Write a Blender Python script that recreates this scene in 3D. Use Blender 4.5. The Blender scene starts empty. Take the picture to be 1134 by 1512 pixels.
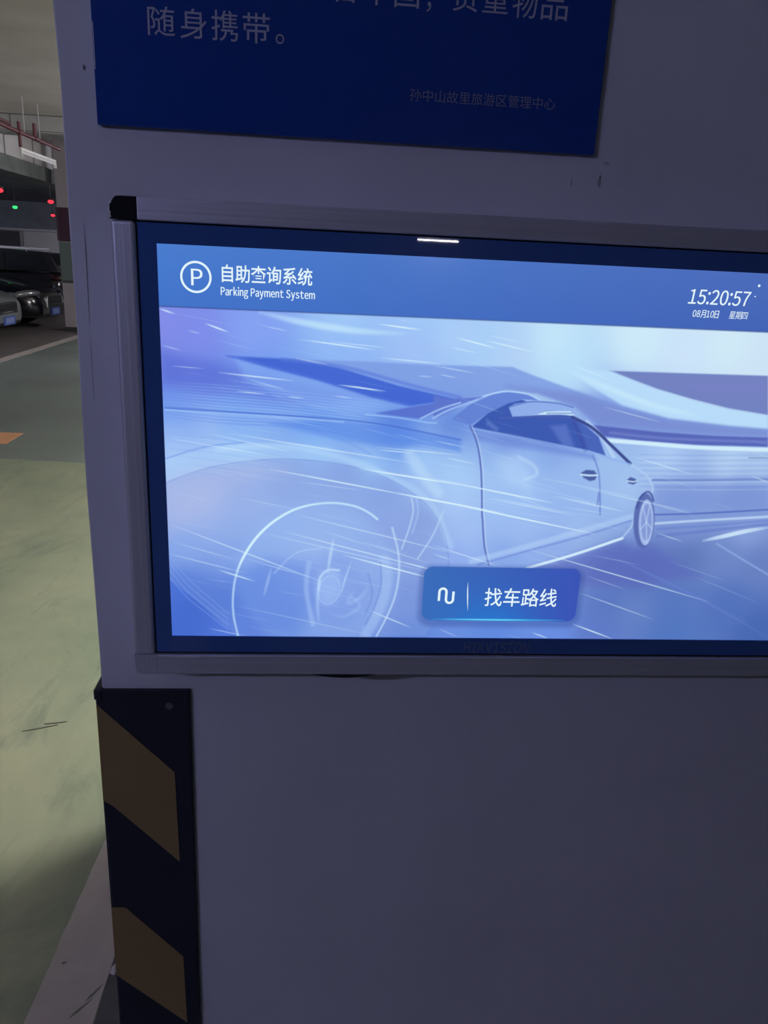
import bpy, bmesh, math, random
import numpy as np
from mathutils import Matrix, Vector

scene = bpy.context.scene
COL = scene.collection
R = math.radians

# ---------------------------------------------------------------- camera
def make_camera():
    yaw, pit, rol = 0.0885810, 0.3075152, 0.0484864
    f = Vector((math.sin(yaw)*math.cos(pit), math.cos(yaw)*math.cos(pit), -math.sin(pit)))
    r = Vector((math.cos(yaw), -math.sin(yaw), 0)); u = r.cross(f)
    r2 = r*math.cos(rol)+u*math.sin(rol); u2 = -r*math.sin(rol)+u*math.cos(rol)
    cam = bpy.data.cameras.new('camera'); o = bpy.data.objects.new('camera', cam); COL.objects.link(o)
    m = Matrix((r2, u2, -f)).transposed().to_4x4(); m.translation = (0.15031, -0.8053, 1.50028)
    o.matrix_world = m
    cam.sensor_fit = 'VERTICAL'; cam.sensor_height = 36; cam.lens = 1154.482/1512*36
    cam.clip_start = 0.02; cam.clip_end = 200
    scene.camera = o
make_camera()

# ---------------------------------------------------------------- world, exposure
w = bpy.data.worlds.new('world'); scene.world = w; w.use_nodes = True
bg = w.node_tree.nodes['Background']; bg.inputs[0].default_value = (0.45, 0.52, 1.0, 1); bg.inputs[1].default_value = 0.03
vs = scene.view_settings
vs.view_transform = 'Standard'; vs.look = 'None'; vs.exposure = 0.0; vs.gamma = 1.0; vs.use_curve_mapping = False

# lamps of the garage, some added: (x, y, z, along axis, radiance, colour)
LAMPS = [
    ((2.0, 2.8, 2.70), 'x', 1450, (1.0, 0.965, 0.86)),
    ((0.3, 11.0, 2.50), 'y', 600, (1.0, 0.96, 0.97)),
    ((-1.6, 17.0, 2.50), 'y', 300, (0.92, 0.92, 1.0)),
    ((-9.5, 13.0, 2.30), 'x', 700, (0.85, 0.88, 1.0)),  # unseen lamp added to lift the dark bays
    ((-1.9, -2.1, 2.40), 'x', 130, (0.60, 0.61, 1.0)),  # unseen lamp; blue tint added to colour the front wall
    ((3.3, -22.0, 2.21), 'x', 60, (1.0, 0.97, 1.0)),
]

# ---------------------------------------------------------------- helpers
def srgb(c):
    return tuple(((v/255)/12.92 if v/255 <= .04045 else ((v/255+.055)/1.055)**2.4) for v in c)
MATS = {}
def mat(name, col, rough=.5, metal=0., emit=None, strength=0., noise=0., nscale=8., bump=0., bscale=40., coat=0., spec=.5, stretch=None):
    if name in MATS: return MATS[name]
    m = bpy.data.materials.new(name); m.use_nodes = True; nt = m.node_tree; b = nt.nodes['Principled BSDF']
    b.inputs['Base Color'].default_value = (*col, 1); b.inputs['Roughness'].default_value = rough
    b.inputs['Metallic'].default_value = metal; b.inputs['Coat Weight'].default_value = coat; b.inputs['Coat Roughness'].default_value = .04
    b.inputs['Specular IOR Level'].default_value = spec
    if emit: b.inputs['Emission Color'].default_value = (*emit, 1); b.inputs['Emission Strength'].default_value = strength
    if noise or bump:
        tc = nt.nodes.new('ShaderNodeTexCoord'); mp = nt.nodes.new('ShaderNodeMapping'); nt.links.new(tc.outputs['Object'], mp.inputs[0])
        if stretch: mp.inputs['Scale'].default_value = stretch
    if noise:
        n = nt.nodes.new('ShaderNodeTexNoise'); n.inputs['Scale'].default_value = nscale; n.inputs['Detail'].default_value = 6
        nt.links.new(mp.outputs[0], n.inputs['Vector'])
        r = nt.nodes.new('ShaderNodeValToRGB'); r.color_ramp.elements[0].position = .3; r.color_ramp.elements[1].position = .7
        r.color_ramp.elements[0].color = (*[c*(1-noise) for c in col], 1); r.color_ramp.elements[1].color = (*[min(1, c*(1+noise)) for c in col], 1)
        nt.links.new(n.outputs[0], r.inputs[0]); nt.links.new(r.outputs[0], b.inputs['Base Color'])
    if bump:
        n2 = nt.nodes.new('ShaderNodeTexNoise'); n2.inputs['Scale'].default_value = bscale; n2.inputs['Detail'].default_value = 4
        nt.links.new(mp.outputs[0], n2.inputs['Vector'])
        bp = nt.nodes.new('ShaderNodeBump'); bp.inputs['Strength'].default_value = bump; bp.inputs['Distance'].default_value = .01
        nt.links.new(n2.outputs[0], bp.inputs['Height']); nt.links.new(bp.outputs[0], b.inputs['Normal'])
    MATS[name] = m; return m
def tag(o, label=None, cat=None, group=None, kind=None):
    if label: o['label'] = label
    if cat: o['category'] = cat
    if group: o['group'] = group
    if kind: o['kind'] = kind
    return o
def empty(name, loc=(0, 0, 0), rz=0):
    o = bpy.data.objects.new(name, None); COL.objects.link(o); o.location = loc; o.rotation_euler = (0, 0, rz)
    o.empty_display_size = .05; return o
def link(name, me, m=None, parent=None, smooth=False, loc=None):
    o = bpy.data.objects.new(name, me); COL.objects.link(o)
    if m: me.materials.clear(); me.materials.append(m)
    if parent: o.parent = parent
    if loc: o.location = loc
    if smooth: me.polygons.foreach_set('use_smooth', [True]*len(me.polygons))
    return o
def build(name, bm, m, parent=None, smooth=False, loc=None):
    bmesh.ops.recalc_face_normals(bm, faces=bm.faces)
    me = bpy.data.meshes.new(name); bm.to_mesh(me); bm.free()
    return link(name, me, m, parent, smooth, loc)
def bx(bm, x0, x1, y0, y1, z0, z1, bev=0., seg=2):
    g = bmesh.ops.create_cube(bm, size=1)
    M = Matrix.Translation(((x0+x1)/2, (y0+y1)/2, (z0+z1)/2)) @ Matrix.Diagonal((abs(x1-x0), abs(y1-y0), abs(z1-z0), 1))
    bmesh.ops.transform(bm, matrix=M, verts=g['verts'])
    if bev:
        es = list({e for v in g['verts'] for e in v.link_edges})
        bmesh.ops.bevel(bm, geom=es, offset=bev, segments=seg, affect='EDGES', profile=.5)
    return bm
def box(name, m, x0, x1, y0, y1, z0, z1, parent=None, bev=0., seg=2):
    return build(name, bx(bmesh.new(), x0, x1, y0, y1, z0, z1, bev, seg), m, parent)
def tube(bm, p0, p1, r, n=12, r2=None):
    p0, p1 = Vector(p0), Vector(p1); d = p1-p0
    g = bmesh.ops.create_cone(bm, cap_ends=True, segments=n, radius1=r, radius2=r if r2 is None else r2, depth=d.length)
    bmesh.ops.transform(bm, matrix=Matrix.Translation((p0+p1)/2) @ d.to_track_quat('Z', 'Y').to_matrix().to_4x4(), verts=g['verts'])
    return bm
def prism(bm, pts, axis, a, b):
    """extrude a 2-D outline along an axis from a to b (axis y: pts are x,z; axis z: pts are x,y; axis x: pts are y,z)"""
    def P(p, t): return {'y': (p[0], t, p[1]), 'z': (p[0], p[1], t), 'x': (t, p[0], p[1])}[axis]
    v0 = [bm.verts.new(P(p, a)) for p in pts]; v1 = [bm.verts.new(P(p, b)) for p in pts]; n = len(pts)
    bm.faces.new(v0); bm.faces.new(v1[::-1])
    for i in range(n): bm.faces.new((v0[i], v1[i], v1[(i+1) % n], v0[(i+1) % n]))
    return bm
def emis(name, col, s=1.):
    if name in MATS: return MATS[name]
    m = bpy.data.materials.new(name); m.use_nodes = True; nt = m.node_tree; nt.nodes.clear()
    e = nt.nodes.new('ShaderNodeEmission'); e.inputs[0].default_value = (*col, 1); e.inputs[1].default_value = s
    o = nt.nodes.new('ShaderNodeOutputMaterial'); nt.links.new(e.outputs[0], o.inputs[0]); MATS[name] = m; return m
def text(name, body, x0, x1, z0, z1, y, m, parent=None, bold=0., shear=0., raw=False):
    """flat lettering standing in the wall plane, fitted to the box x0..x1, z0..z1, facing -y"""
    cu = bpy.data.curves.new('lettering', 'FONT'); cu.body = body; cu.size = 1; cu.offset = bold; cu.shear = shear; cu.resolution_u = 4
    t = bpy.data.objects.new('lettering', cu); COL.objects.link(t)
    dg = bpy.context.evaluated_depsgraph_get(); dg.update()
    me = bpy.data.meshes.new_from_object(t.evaluated_get(dg)); bpy.data.objects.remove(t); bpy.data.curves.remove(cu)
    n = len(me.vertices); c = np.zeros(n*3); me.vertices.foreach_get('co', c); c = c.reshape(-1, 3)
    lo, hi = c.min(0), c.max(0)
    o = np.zeros_like(c)
    if raw: lo, hi, x0, x1, z0, z1 = np.zeros(3), np.ones(3), 0, 1, 0, 1
    o[:, 0] = x0+(c[:, 0]-lo[0])/(hi[0]-lo[0])*(x1-x0); o[:, 2] = z0+(c[:, 1]-lo[1])/(hi[1]-lo[1])*(z1-z0); o[:, 1] = y
    me.vertices.foreach_set('co', o.ravel()); me.update(); me.name = name
    ob = link(name, me, m, parent); return ob
def latin(name, body, x0, x1, z0, z1, y, m, parent=None, shear=0., gap=.09, space=.30, heavy=0):
    """a line of Latin letters or digits drawn with the wide East Asian glyphs and set close"""
    bm = bmesh.new(); pen = 0.
    for ch in body:
        if ch == ' ': pen += space; continue
        o = text('glyph', chr(ord(ch)+0xFEE0) if ord(ch) < 128 else ch, 0, 1, 0, 1, 0, m, raw=True); me = o.data
        n = len(me.vertices); c = np.zeros(n*3); me.vertices.foreach_get('co', c); c = c.reshape(-1, 3); c[:, 0] += pen-c[:, 0].min(); pen = c[:, 0].max()+gap
        me.vertices.foreach_set('co', c.ravel()); bm.from_mesh(me)
        for k in range(heavy):                             # thicken the strokes
            c2 = c.copy(); c2[:, 0] += .028*(k+1); me.vertices.foreach_set('co', c2.ravel()); bm.from_mesh(me); pen += .028
        bpy.data.objects.remove(o); bpy.data.meshes.remove(me)
    xs_ = [v.co.x for v in bm.verts]; zs_ = [v.co.z for v in bm.verts]; a, b, c_, d = min(xs_), max(xs_), min(zs_), max(zs_)
    for v in bm.verts:
        v.co.x += shear*(v.co.z-c_)
    b = max(v.co.x for v in bm.verts)
    for v in bm.verts: v.co = (x0+(v.co.x-a)/(b-a)*(x1-x0), y, z0+(v.co.z-c_)/(d-c_)*(z1-z0))
    me = bpy.data.meshes.new(name); bm.to_mesh(me); bm.free(); return link(name, me, m, parent)
rng = random.Random(5)

# ---------------------------------------------------------------- structure materials
M_WALL = mat('wall_paint', (.60, .60, .74), .75, noise=.05, nscale=5, bump=.12, bscale=22)  # lavender put into the paint stands in for the screen's blue glare
M_CEIL = mat('ceiling_concrete', (.58, .54, .50), .9, noise=.10, nscale=1.2, bump=.2, bscale=6)
M_BEAM = mat('beam_concrete', (.33, .33, .33), .9, noise=.15, nscale=2.5, bump=.2, bscale=8)
M_DARK = mat('dark_paint_bay_shade', (.17, .18, .23), .8, noise=.3, nscale=1.5)  # dark wall paint; on the bay soffit it stands in for shade
M_WHITE = mat('white_wall_paint', (.55, .53, .58), .8, noise=.08, nscale=2)
M_BAY = mat('bay_floor_shade_tone', (.16, .14, .14), .5, noise=.2, nscale=2.2)
M_LINE = mat('worn_white_line_paint', (.47, .42, .41), .7, noise=.16, nscale=7, bump=.1, bscale=60)
M_DIM_FLOOR = mat('slate_falloff_tone', (.185, .22, .21), .45, noise=.2, nscale=1.3, stretch=(1, .5, 1))
M_ORANGE = mat('orange_line_paint', (.62, .30, .16), .6, noise=.1, nscale=9)

def floor_material():
    m = bpy.data.materials.new('green_epoxy_floor'); m.use_nodes = True; nt = m.node_tree; b = nt.nodes['Principled BSDF']
    tc = nt.nodes.new('ShaderNodeTexCoord')
    def noise(scale, detail, rough=.55, dist=0., st=(1, 1, 1)):
        mp = nt.nodes.new('ShaderNodeMapping'); mp.inputs['Scale'].default_value = st; nt.links.new(tc.outputs['Object'], mp.inputs[0])
        n = nt.nodes.new('ShaderNodeTexNoise'); n.inputs['Scale'].default_value = scale; n.inputs['Detail'].default_value = detail
        n.inputs['Roughness'].default_value = rough; n.inputs['Distortion'].default_value = dist; nt.links.new(mp.outputs[0], n.inputs['Vector']); return n.outputs[0]
    def ramp(src, a, b_, ca, cb):
        r = nt.nodes.new('ShaderNodeValToRGB'); r.color_ramp.elements[0].position = a; r.color_ramp.elements[1].position = b_
        r.color_ramp.elements[0].color = (*ca, 1); r.color_ramp.elements[1].color = (*cb, 1); nt.links.new(src, r.inputs[0]); return r.outputs[0]
    def mix(fac, a, b_):
        x = nt.nodes.new('ShaderNodeMix'); x.data_type = 'RGBA'
        for s, i in ((fac, 0), (a, 6), (b_, 7)):
            if hasattr(s, 'is_linked'): nt.links.new(s, x.inputs[i])
            elif i: x.inputs[i].default_value = (*s, 1)
            else: x.inputs[i].default_value = s
        return x.outputs[2]
    base = ramp(noise(1.6, 6, .6, .6, (1, .45, 1)), .32, .68, (.20, .25, .18), (.36, .375, .265))
    dirt = ramp(noise(3.2, 8, .7, 1.2, (1, .35, 1)), .52, .66, (0, 0, 0), (.6, .6, .6))
    c = mix(dirt, base, (.13, .175, .145))
    sc = ramp(noise(9, 3, .6, 2.5, (1, .25, 1)), .68, .76, (0, 0, 0), (.55, .55, .55))
    c = mix(sc, c, (.10, .12, .10))
    nt.links.new(c, b.inputs['Base Color'])
    ro = ramp(noise(4, 5), .3, .7, (.34, .34, .34), (.6, .6, .6)); nt.links.new(ro, b.inputs['Roughness'])
    n2 = noise(30, 3); bp = nt.nodes.new('ShaderNodeBump'); bp.inputs['Strength'].default_value = .06; bp.inputs['Distance'].default_value = .01
    nt.links.new(n2, bp.inputs['Height']); nt.links.new(bp.outputs[0], b.inputs['Normal'])
    return m
M_FLOOR = floor_material()

# ---------------------------------------------------------------- structure
XL, XR, YB, YF, ZC = -14.0, 9.0, -24.0, 24.0, 3.4
fl = tag(box('floor', M_FLOOR, XL, XR, YB, YF, -.2, 0), 'worn green epoxy garage floor with scuffs', kind='structure')
box('bay_floor_shade', M_BAY, XL, -4.28, 4, YF, 0, .003, fl)  # shade of cars and unlit bays, put into the floor colour
def stripe(name, m, pts, h=.002): return build(name, prism(bmesh.new(), pts, 'z', .0, h), m, fl)
def ragged(pts, amp, step):
    o = []
    for i in range(len(pts)):
        a, b = Vector(pts[i]), Vector(pts[(i+1) % len(pts)]); n = max(1, int((b-a).length/step))
        for k in range(n):
            p = a.lerp(b, k/n); o.append((p.x+rng.uniform(-amp, amp), p.y+rng.uniform(-amp, amp)))
    return o
stripe('bay_side_line', M_LINE, ragged([(-.445, -2.4), (-.291, -2.4), (-.283, .1), (-.274, 3.2), (-.274+.001, 3.3), (-.36, 3.3), (-.375, 1.4), (-.437, .1)], .0015, .05), .0025)
stripe('dark_floor_strip', mat('dark_grey_floor_strip', (.105, .10, .11), .8, noise=.25, nscale=14), ragged([(-.286, -2.4), (-.05, -2.4), (-.05, 1.3), (-.278, 1.3)], .002, .1), .0015)  # darker grey strip of floor beside the pier
stripe('dim_floor_zone', M_DIM_FLOOR, [(-4.12, 22), (-4.12, 4.9)]+[(-4.12+k*.1, 4.95+rng.uniform(-.03, .03)+.04*math.sin(k*.7)) for k in range(1, 62)]+[(2.1, 22)], .0015)  # lamp falloff on the far floor, painted as a darker zone
stripe('bay_front_line', M_LINE, [(-4.28, 4), (-4.12, 4), (-4.10, 22), (-4.26, 22)], .004)
stripe('orange_bar', M_ORANGE, ragged([(-4.05, 5.45), (-2.315, 5.45), (-2.33, 5.86), (-4.05, 5.84)], .004, .2), .003)
for (x, y, l, a) in ((-.384, .577, .012, .3), (-.316, .465, .06, .9), (-.299, .50, .05, 1.0), (-.74, 1.49, .11, .35), (-.70, 1.52, .07, .2)):
    d = Vector((math.cos(a), math.sin(a), 0))*l/2; n = Vector((-d.y, d.x, 0)).normalized()*.003
    c0 = Vector((x, y, 0)); stripe('scuff_mark', mat('scuff_rubber', (.17, .17, .14), .7), [tuple((c0+v)[:2]) for v in (-d, -d*.3-n, d*.5-n*.7, d, d*.4+n*.6, -d*.4+n)], .0031)

ce = tag(box('ceiling', M_CEIL, XL, XR, YB, YF, ZC, ZC+.2), 'bare warm grey concrete ceiling slab', kind='structure')
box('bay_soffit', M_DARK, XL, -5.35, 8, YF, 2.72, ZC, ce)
tag(box('wall_far', M_WHITE, XL, XR, YF, YF+.2, 0, ZC), 'white wall at the far end behind the parked cars', kind='structure')
wf = bpy.data.objects['wall_far']
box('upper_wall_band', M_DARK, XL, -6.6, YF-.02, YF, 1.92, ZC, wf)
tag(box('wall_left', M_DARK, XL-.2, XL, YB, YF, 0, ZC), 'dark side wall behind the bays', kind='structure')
tag(box('wall_back', M_BEAM, XL, XR, YB-.2, YB, 0, ZC), 'grey end wall', kind='structure')
d1 = tag(box('door_1', mat('dark_door', (.03, .022, .04), .5), -10.2, -8.62, YF-.06, YF-.02, 0, 1.9), 'dark door in the far white wall', kind='structure')
box('door_frame', M_BEAM, -8.62, -8.55, YF-.08, YF-.02, 0, 1.92, d1)

# beam crossing the aisle, with formwork joints
bm_ = tag(box('crossbeam', M_BEAM, -5.35, 4.5, 12.65, 13.1, 3.15, ZC, bev=.01), 'grey concrete beam across the aisle under the ceiling', kind='structure')
box('form_joint', mat('dark_joint_line', (.12, .12, .12), .9), -5.3, 4.4, 12.643, 12.65, 3.165, 3.175, bm_)  # dark grey lines at the formwork joints
box('form_joint', MATS['dark_joint_line'], -4.62, -4.605, 12.643, 12.65, 3.14, ZC, bm_)
box('form_joint', MATS['dark_joint_line'], -5.3, 4.4, 12.643, 12.65, 3.385, 3.40, bm_)
tag(box('crossbeam', M_BEAM, -4.8, 4.5, 16.5, 16.95, 3.0, ZC, bev=.01), 'second grey beam across the aisle, past the distant pillar', kind='structure')
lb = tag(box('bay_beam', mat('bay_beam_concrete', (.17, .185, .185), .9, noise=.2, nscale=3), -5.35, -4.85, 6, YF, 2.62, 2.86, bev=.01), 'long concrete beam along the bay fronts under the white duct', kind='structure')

# ---------------------------------------------------------------- the pillar in front
def column():
    bm = bmesh.new(); x0, x1, d, n = -.090, 3.2, 1.25, 60  # unseen width and depth enlarged to block and shape the aisle lamp's light
    rows = []
    for i in range(n+1):
        z = ZC*i/n; j = rng.uniform(-.0008, .0008)+.0009*math.sin(z*9)
        e = .0016
        rows.append([bm.verts.new(p) for p in ((x0+j, d, z), (x0+j, .02, z), (x0+j, e, z), (x0+j+e*.3, e*.3, z), (x0+j+e, 0, z), (x0+.05, 0, z), (x0+.3, 0, z), (x1-.3, 0, z), (x1-.004, 0, z), (x1, .004, z), (x1, d, z))])
    for a, b in zip(rows, rows[1:]):
        for k in range(len(a)): bm.faces.new((a[k], a[(k+1) % len(a)], b[(k+1) % len(a)], b[k]))
    bm.faces.new(rows[0]); bm.faces.new(rows[-1])
    return tag(build('column', bm, M_WALL), 'painted concrete pier carrying the lit screen and blue sign, broadened out of view to block light', kind='structure')
col = column()
def flake(name, m, pts, h=.0006): return build(name, prism(bmesh.new(), pts, 'y', 0, -h), m, col)
def blob(cx, cz, rx, rz, n=9):
    return [(cx+rx*rng.uniform(.6, 1.1)*math.cos(2*math.pi*i/n), cz+rz*rng.uniform(.6, 1.1)*math.sin(2*math.pi*i/n)) for i in range(n)]
M_CHIP = mat('bare_plaster_chip', (.16, .15, .20), .9); M_CHIP2 = mat('scraped_plaster', (.40, .39, .50), .9)
flake('paint_chip', M_CHIP, blob(-.0667, 1.6545, .0013, .0022))
flake('paint_chip', M_CHIP2, blob(.4161, 1.585, .0016, .006)); flake('paint_chip', M_CHIP2, blob(.4215, 1.602, .004, .002)); flake('paint_chip', M_CHIP, blob(.4165, 1.5895, .0007, .0025))
flake('hairline_crack', M_CHIP, [(-.0757, 1.522), (-.0752, 1.500), (-.0757, 1.465), (-.0765, 1.43), (-.0762, 1.466), (-.0759, 1.50)], .0003)
flake('hairline_crack', M_CHIP2, [(-.0770, 1.415), (-.0765, 1.40), (-.0769, 1.355), (-.0773, 1.365), (-.0773, 1.40)], .0003)
flake('paint_chip', mat('bare_white_plaster', (.5, .5, .55), .9), blob(.0125, .548, .0014, .012)); flake('paint_chip', M_CHIP2, blob(.3884, 1.583, .0007, .004))

# ---------------------------------------------------------------- blue notice sign
sg = tag(empty('notice_sign', (.175, 0, 1.608)), 'dark blue glossy notice sign with pale lettering above the screen', 'sign')
M_SIGN = mat('navy_acrylic', (.012, .055, .34), .16, coat=.3)
M_SLET = mat('pale_sign_lettering', (.40, .42, .62), .6)
def under(o, parent):
    o.parent = parent; o.matrix_parent_inverse = Matrix.Translation(-parent.location); return o
under(box('panel', M_SIGN, -.0565, .4065, -.006, 0, 1.608, 1.93, bev=.0012), sg)
under(box('edge_highlight', mat('edge_highlight_white', (.9, .92, 1.0), .3), -.0556, -.0551, -.0063, -.003, 1.653, 1.69), sg)  # white sliver painted in as the highlight on the sign's edge
ys = -.0064
for ch, a, b, z0, z1 in (('随', -.008, .0155, 1.6826, 1.7055), ('身', .0200, .0432, 1.682, 1.7055), ('携', .0475, .0705, 1.682, 1.706), ('带', .0748, .0985, 1.682, 1.7058), ('。', .1037, .1112, 1.6828, 1.6908),
        ('是', .126, .149, 1.7192, 1.7425), ('否', .153, .176, 1.7192, 1.7425), ('牢', .1805, .204, 1.7188, 1.7425), ('固', .2085, .2305, 1.7185, 1.742), ('，', .2375, .2415, 1.7165, 1.7245),
        ('贵', .2605, .284, 1.719, 1.7425), ('重', .288, .3110, 1.7195, 1.742), ('物', .3150, .3378, 1.7172, 1.7415), ('品', .3418, .3660, 1.7175, 1.741)):
    under(text('lettering', ch, a, b, z0, z1, ys, M_SLET, bold=0), sg)
under(text('small_lettering', '孙中山故里旅游区管理中心', .2264, .3635, 1.6443, 1.6545, ys, mat('dim_sign_lettering', (.20, .22, .42), .6)), sg)

# ---------------------------------------------------------------- information display
ds = tag(empty('information_display', (.3485, 0, 1.073)), 'wide wall screen in a brushed aluminium frame showing a speeding car', 'display')
SW, SH, SX, SZ = .697, .392, 0.0, 1.116
M_ALU = mat('brushed_aluminium', (.62, .62, .80), .5, .6, bump=.05, bscale=60, noise=.10, nscale=60, stretch=(.03, 1, 6))
M_ALUV = mat('brushed_aluminium_upright', (.62, .62, .80), .5, .6, bump=.05, bscale=60, noise=.10, nscale=60, stretch=(6, 1, .03))
M_BEZ = mat('glow_tinted_black_glass', (.05, .12, .42), .015)  # black glass with the screen's blue glow put into its colour
M_BLK = mat('black_gloss_plastic', (.012, .013, .02), .22)
fo, fi, zt, zb, zti, zbi = .039, .0178, 1.5465, 1.073, 1.527, 1.0955
y1 = -.050
under(box('back_housing', M_BLK, -.034, SW+.034, -.040, 0, zb+.004, zt-.004), ds)
under(box('frame_top', M_ALU, -.0155, SW+.0155, y1, -.004, zti, zt, bev=.0012), ds)
under(box('frame_bottom', M_ALU, -.0155, SW+.0155, y1, -.004, zb, zbi, bev=.0012), ds)
under(box('frame_side', M_ALUV, -fo, -fi, y1, -.004, zbi, zti-.0005, bev=.0035, seg=3), ds)
under(box('frame_side', M_ALUV, SW+fi, SW+fo, y1, -.004, zbi, zti-.0005, bev=.0035, seg=3), ds)
def corner(name, m, sx, sz, parent):
    """quarter rounded corner cap; sx, sz = -1 or 1 give its side"""
    xo = -fo if sx < 0 else SW+fo; xi = -.0155 if sx < 0 else SW+.0155
    zo = zb if sz < 0 else zt; zi = zbi if sz < 0 else zti
    r = .009; pts = [(xi, zi), (xi, zo)]
    cx, cz = xo-sx*r, zo-sz*r
    for k in range(7):
        t = k/6*math.pi/2; pts.append((cx+sx*r*math.sin(t), cz+sz*r*math.cos(t)))
    pts.append((xo, zi))
    bm = prism(bmesh.new(), pts, 'y', y1+.0002, -.004)
    return under(build(name, bm, m), parent)
cc = corner('corner_cap', M_BLK, -1, 1, ds); cc['label'] = 'bare black plastic corner cap'
corner('corner_cap', M_ALUV, -1, -1, ds); corner('corner_cap', M_ALUV, 1, 1, ds); corner('corner_cap', M_ALUV, 1, -1, ds)
# torn protective film clinging to the black corner
bmf = bmesh.new()
for i in range(18):
    z = 1.5275+i*.00105; x = -.0390+(0 if z < 1.5375 else (z-1.5375)**2*75)
    if rng.random() < .22: continue
    c, e, h = x+rng.uniform(-.0006, .0007), rng.uniform(.0002, .0009), rng.uniform(.0004, .0012)
    prism(bmf, [(c-e, z-h*.3), (c+e*.4, z-h), (c+e, z+h*.2), (c+e*.2, z+h), (c-e*.8, z+h*.6)], 'y', y1-.0003-rng.uniform(0, .0006), y1+.003)
under(build('film_remnant', bmf, mat('torn_clear_film', (.85, .87, .95), .35)), ds)
# bezel ring of black glass with a fine groove, then the lit panel
def ring(name, m, xa, xb, za, zb_, xi0, xi1, zi0, zi1, yf, yb):
    bm = bmesh.new()
    for (a, b, c, d) in ((xa, xb, zi1, zb_), (xa, xb, za, zi0), (xa, xi0, zi0, zi1), (xi1, xb, zi0, zi1)): bx(bm, a, b, yf, yb, c, d)
    return under(build(name, bm, m), ds)
ring('bezel', M_BEZ, -.0165, SW+.0165, zbi+.0022, zti-.0015, 0, SW, SZ, SZ+SH, -.0462, -.040)
ring('gasket', mat('dark_rubber', (.004, .005, .01), .6), -fi-.0005, SW+fi+.0005, zbi-.0005, zti+.0005, -.0165, SW+.0165, zbi+.0022, zti-.0015, -.0455, -.040)
bmb = prism(bmesh.new(), [(.1437+.0772*k/12, 1.0735-.0048*math.sin(math.pi*k/12)) for k in range(13)], 'y', -.049, -.03)
under(build('speaker_lip', bmb, M_BLK), ds)
under(latin('maker_lettering', 'HIKVISION', .312, .385, 1.116-.0172, 1.116-.0048, -.0464, mat('dim_badge_grey', (.16, .19, .34), .4), shear=.12, gap=.14), ds)

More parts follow.
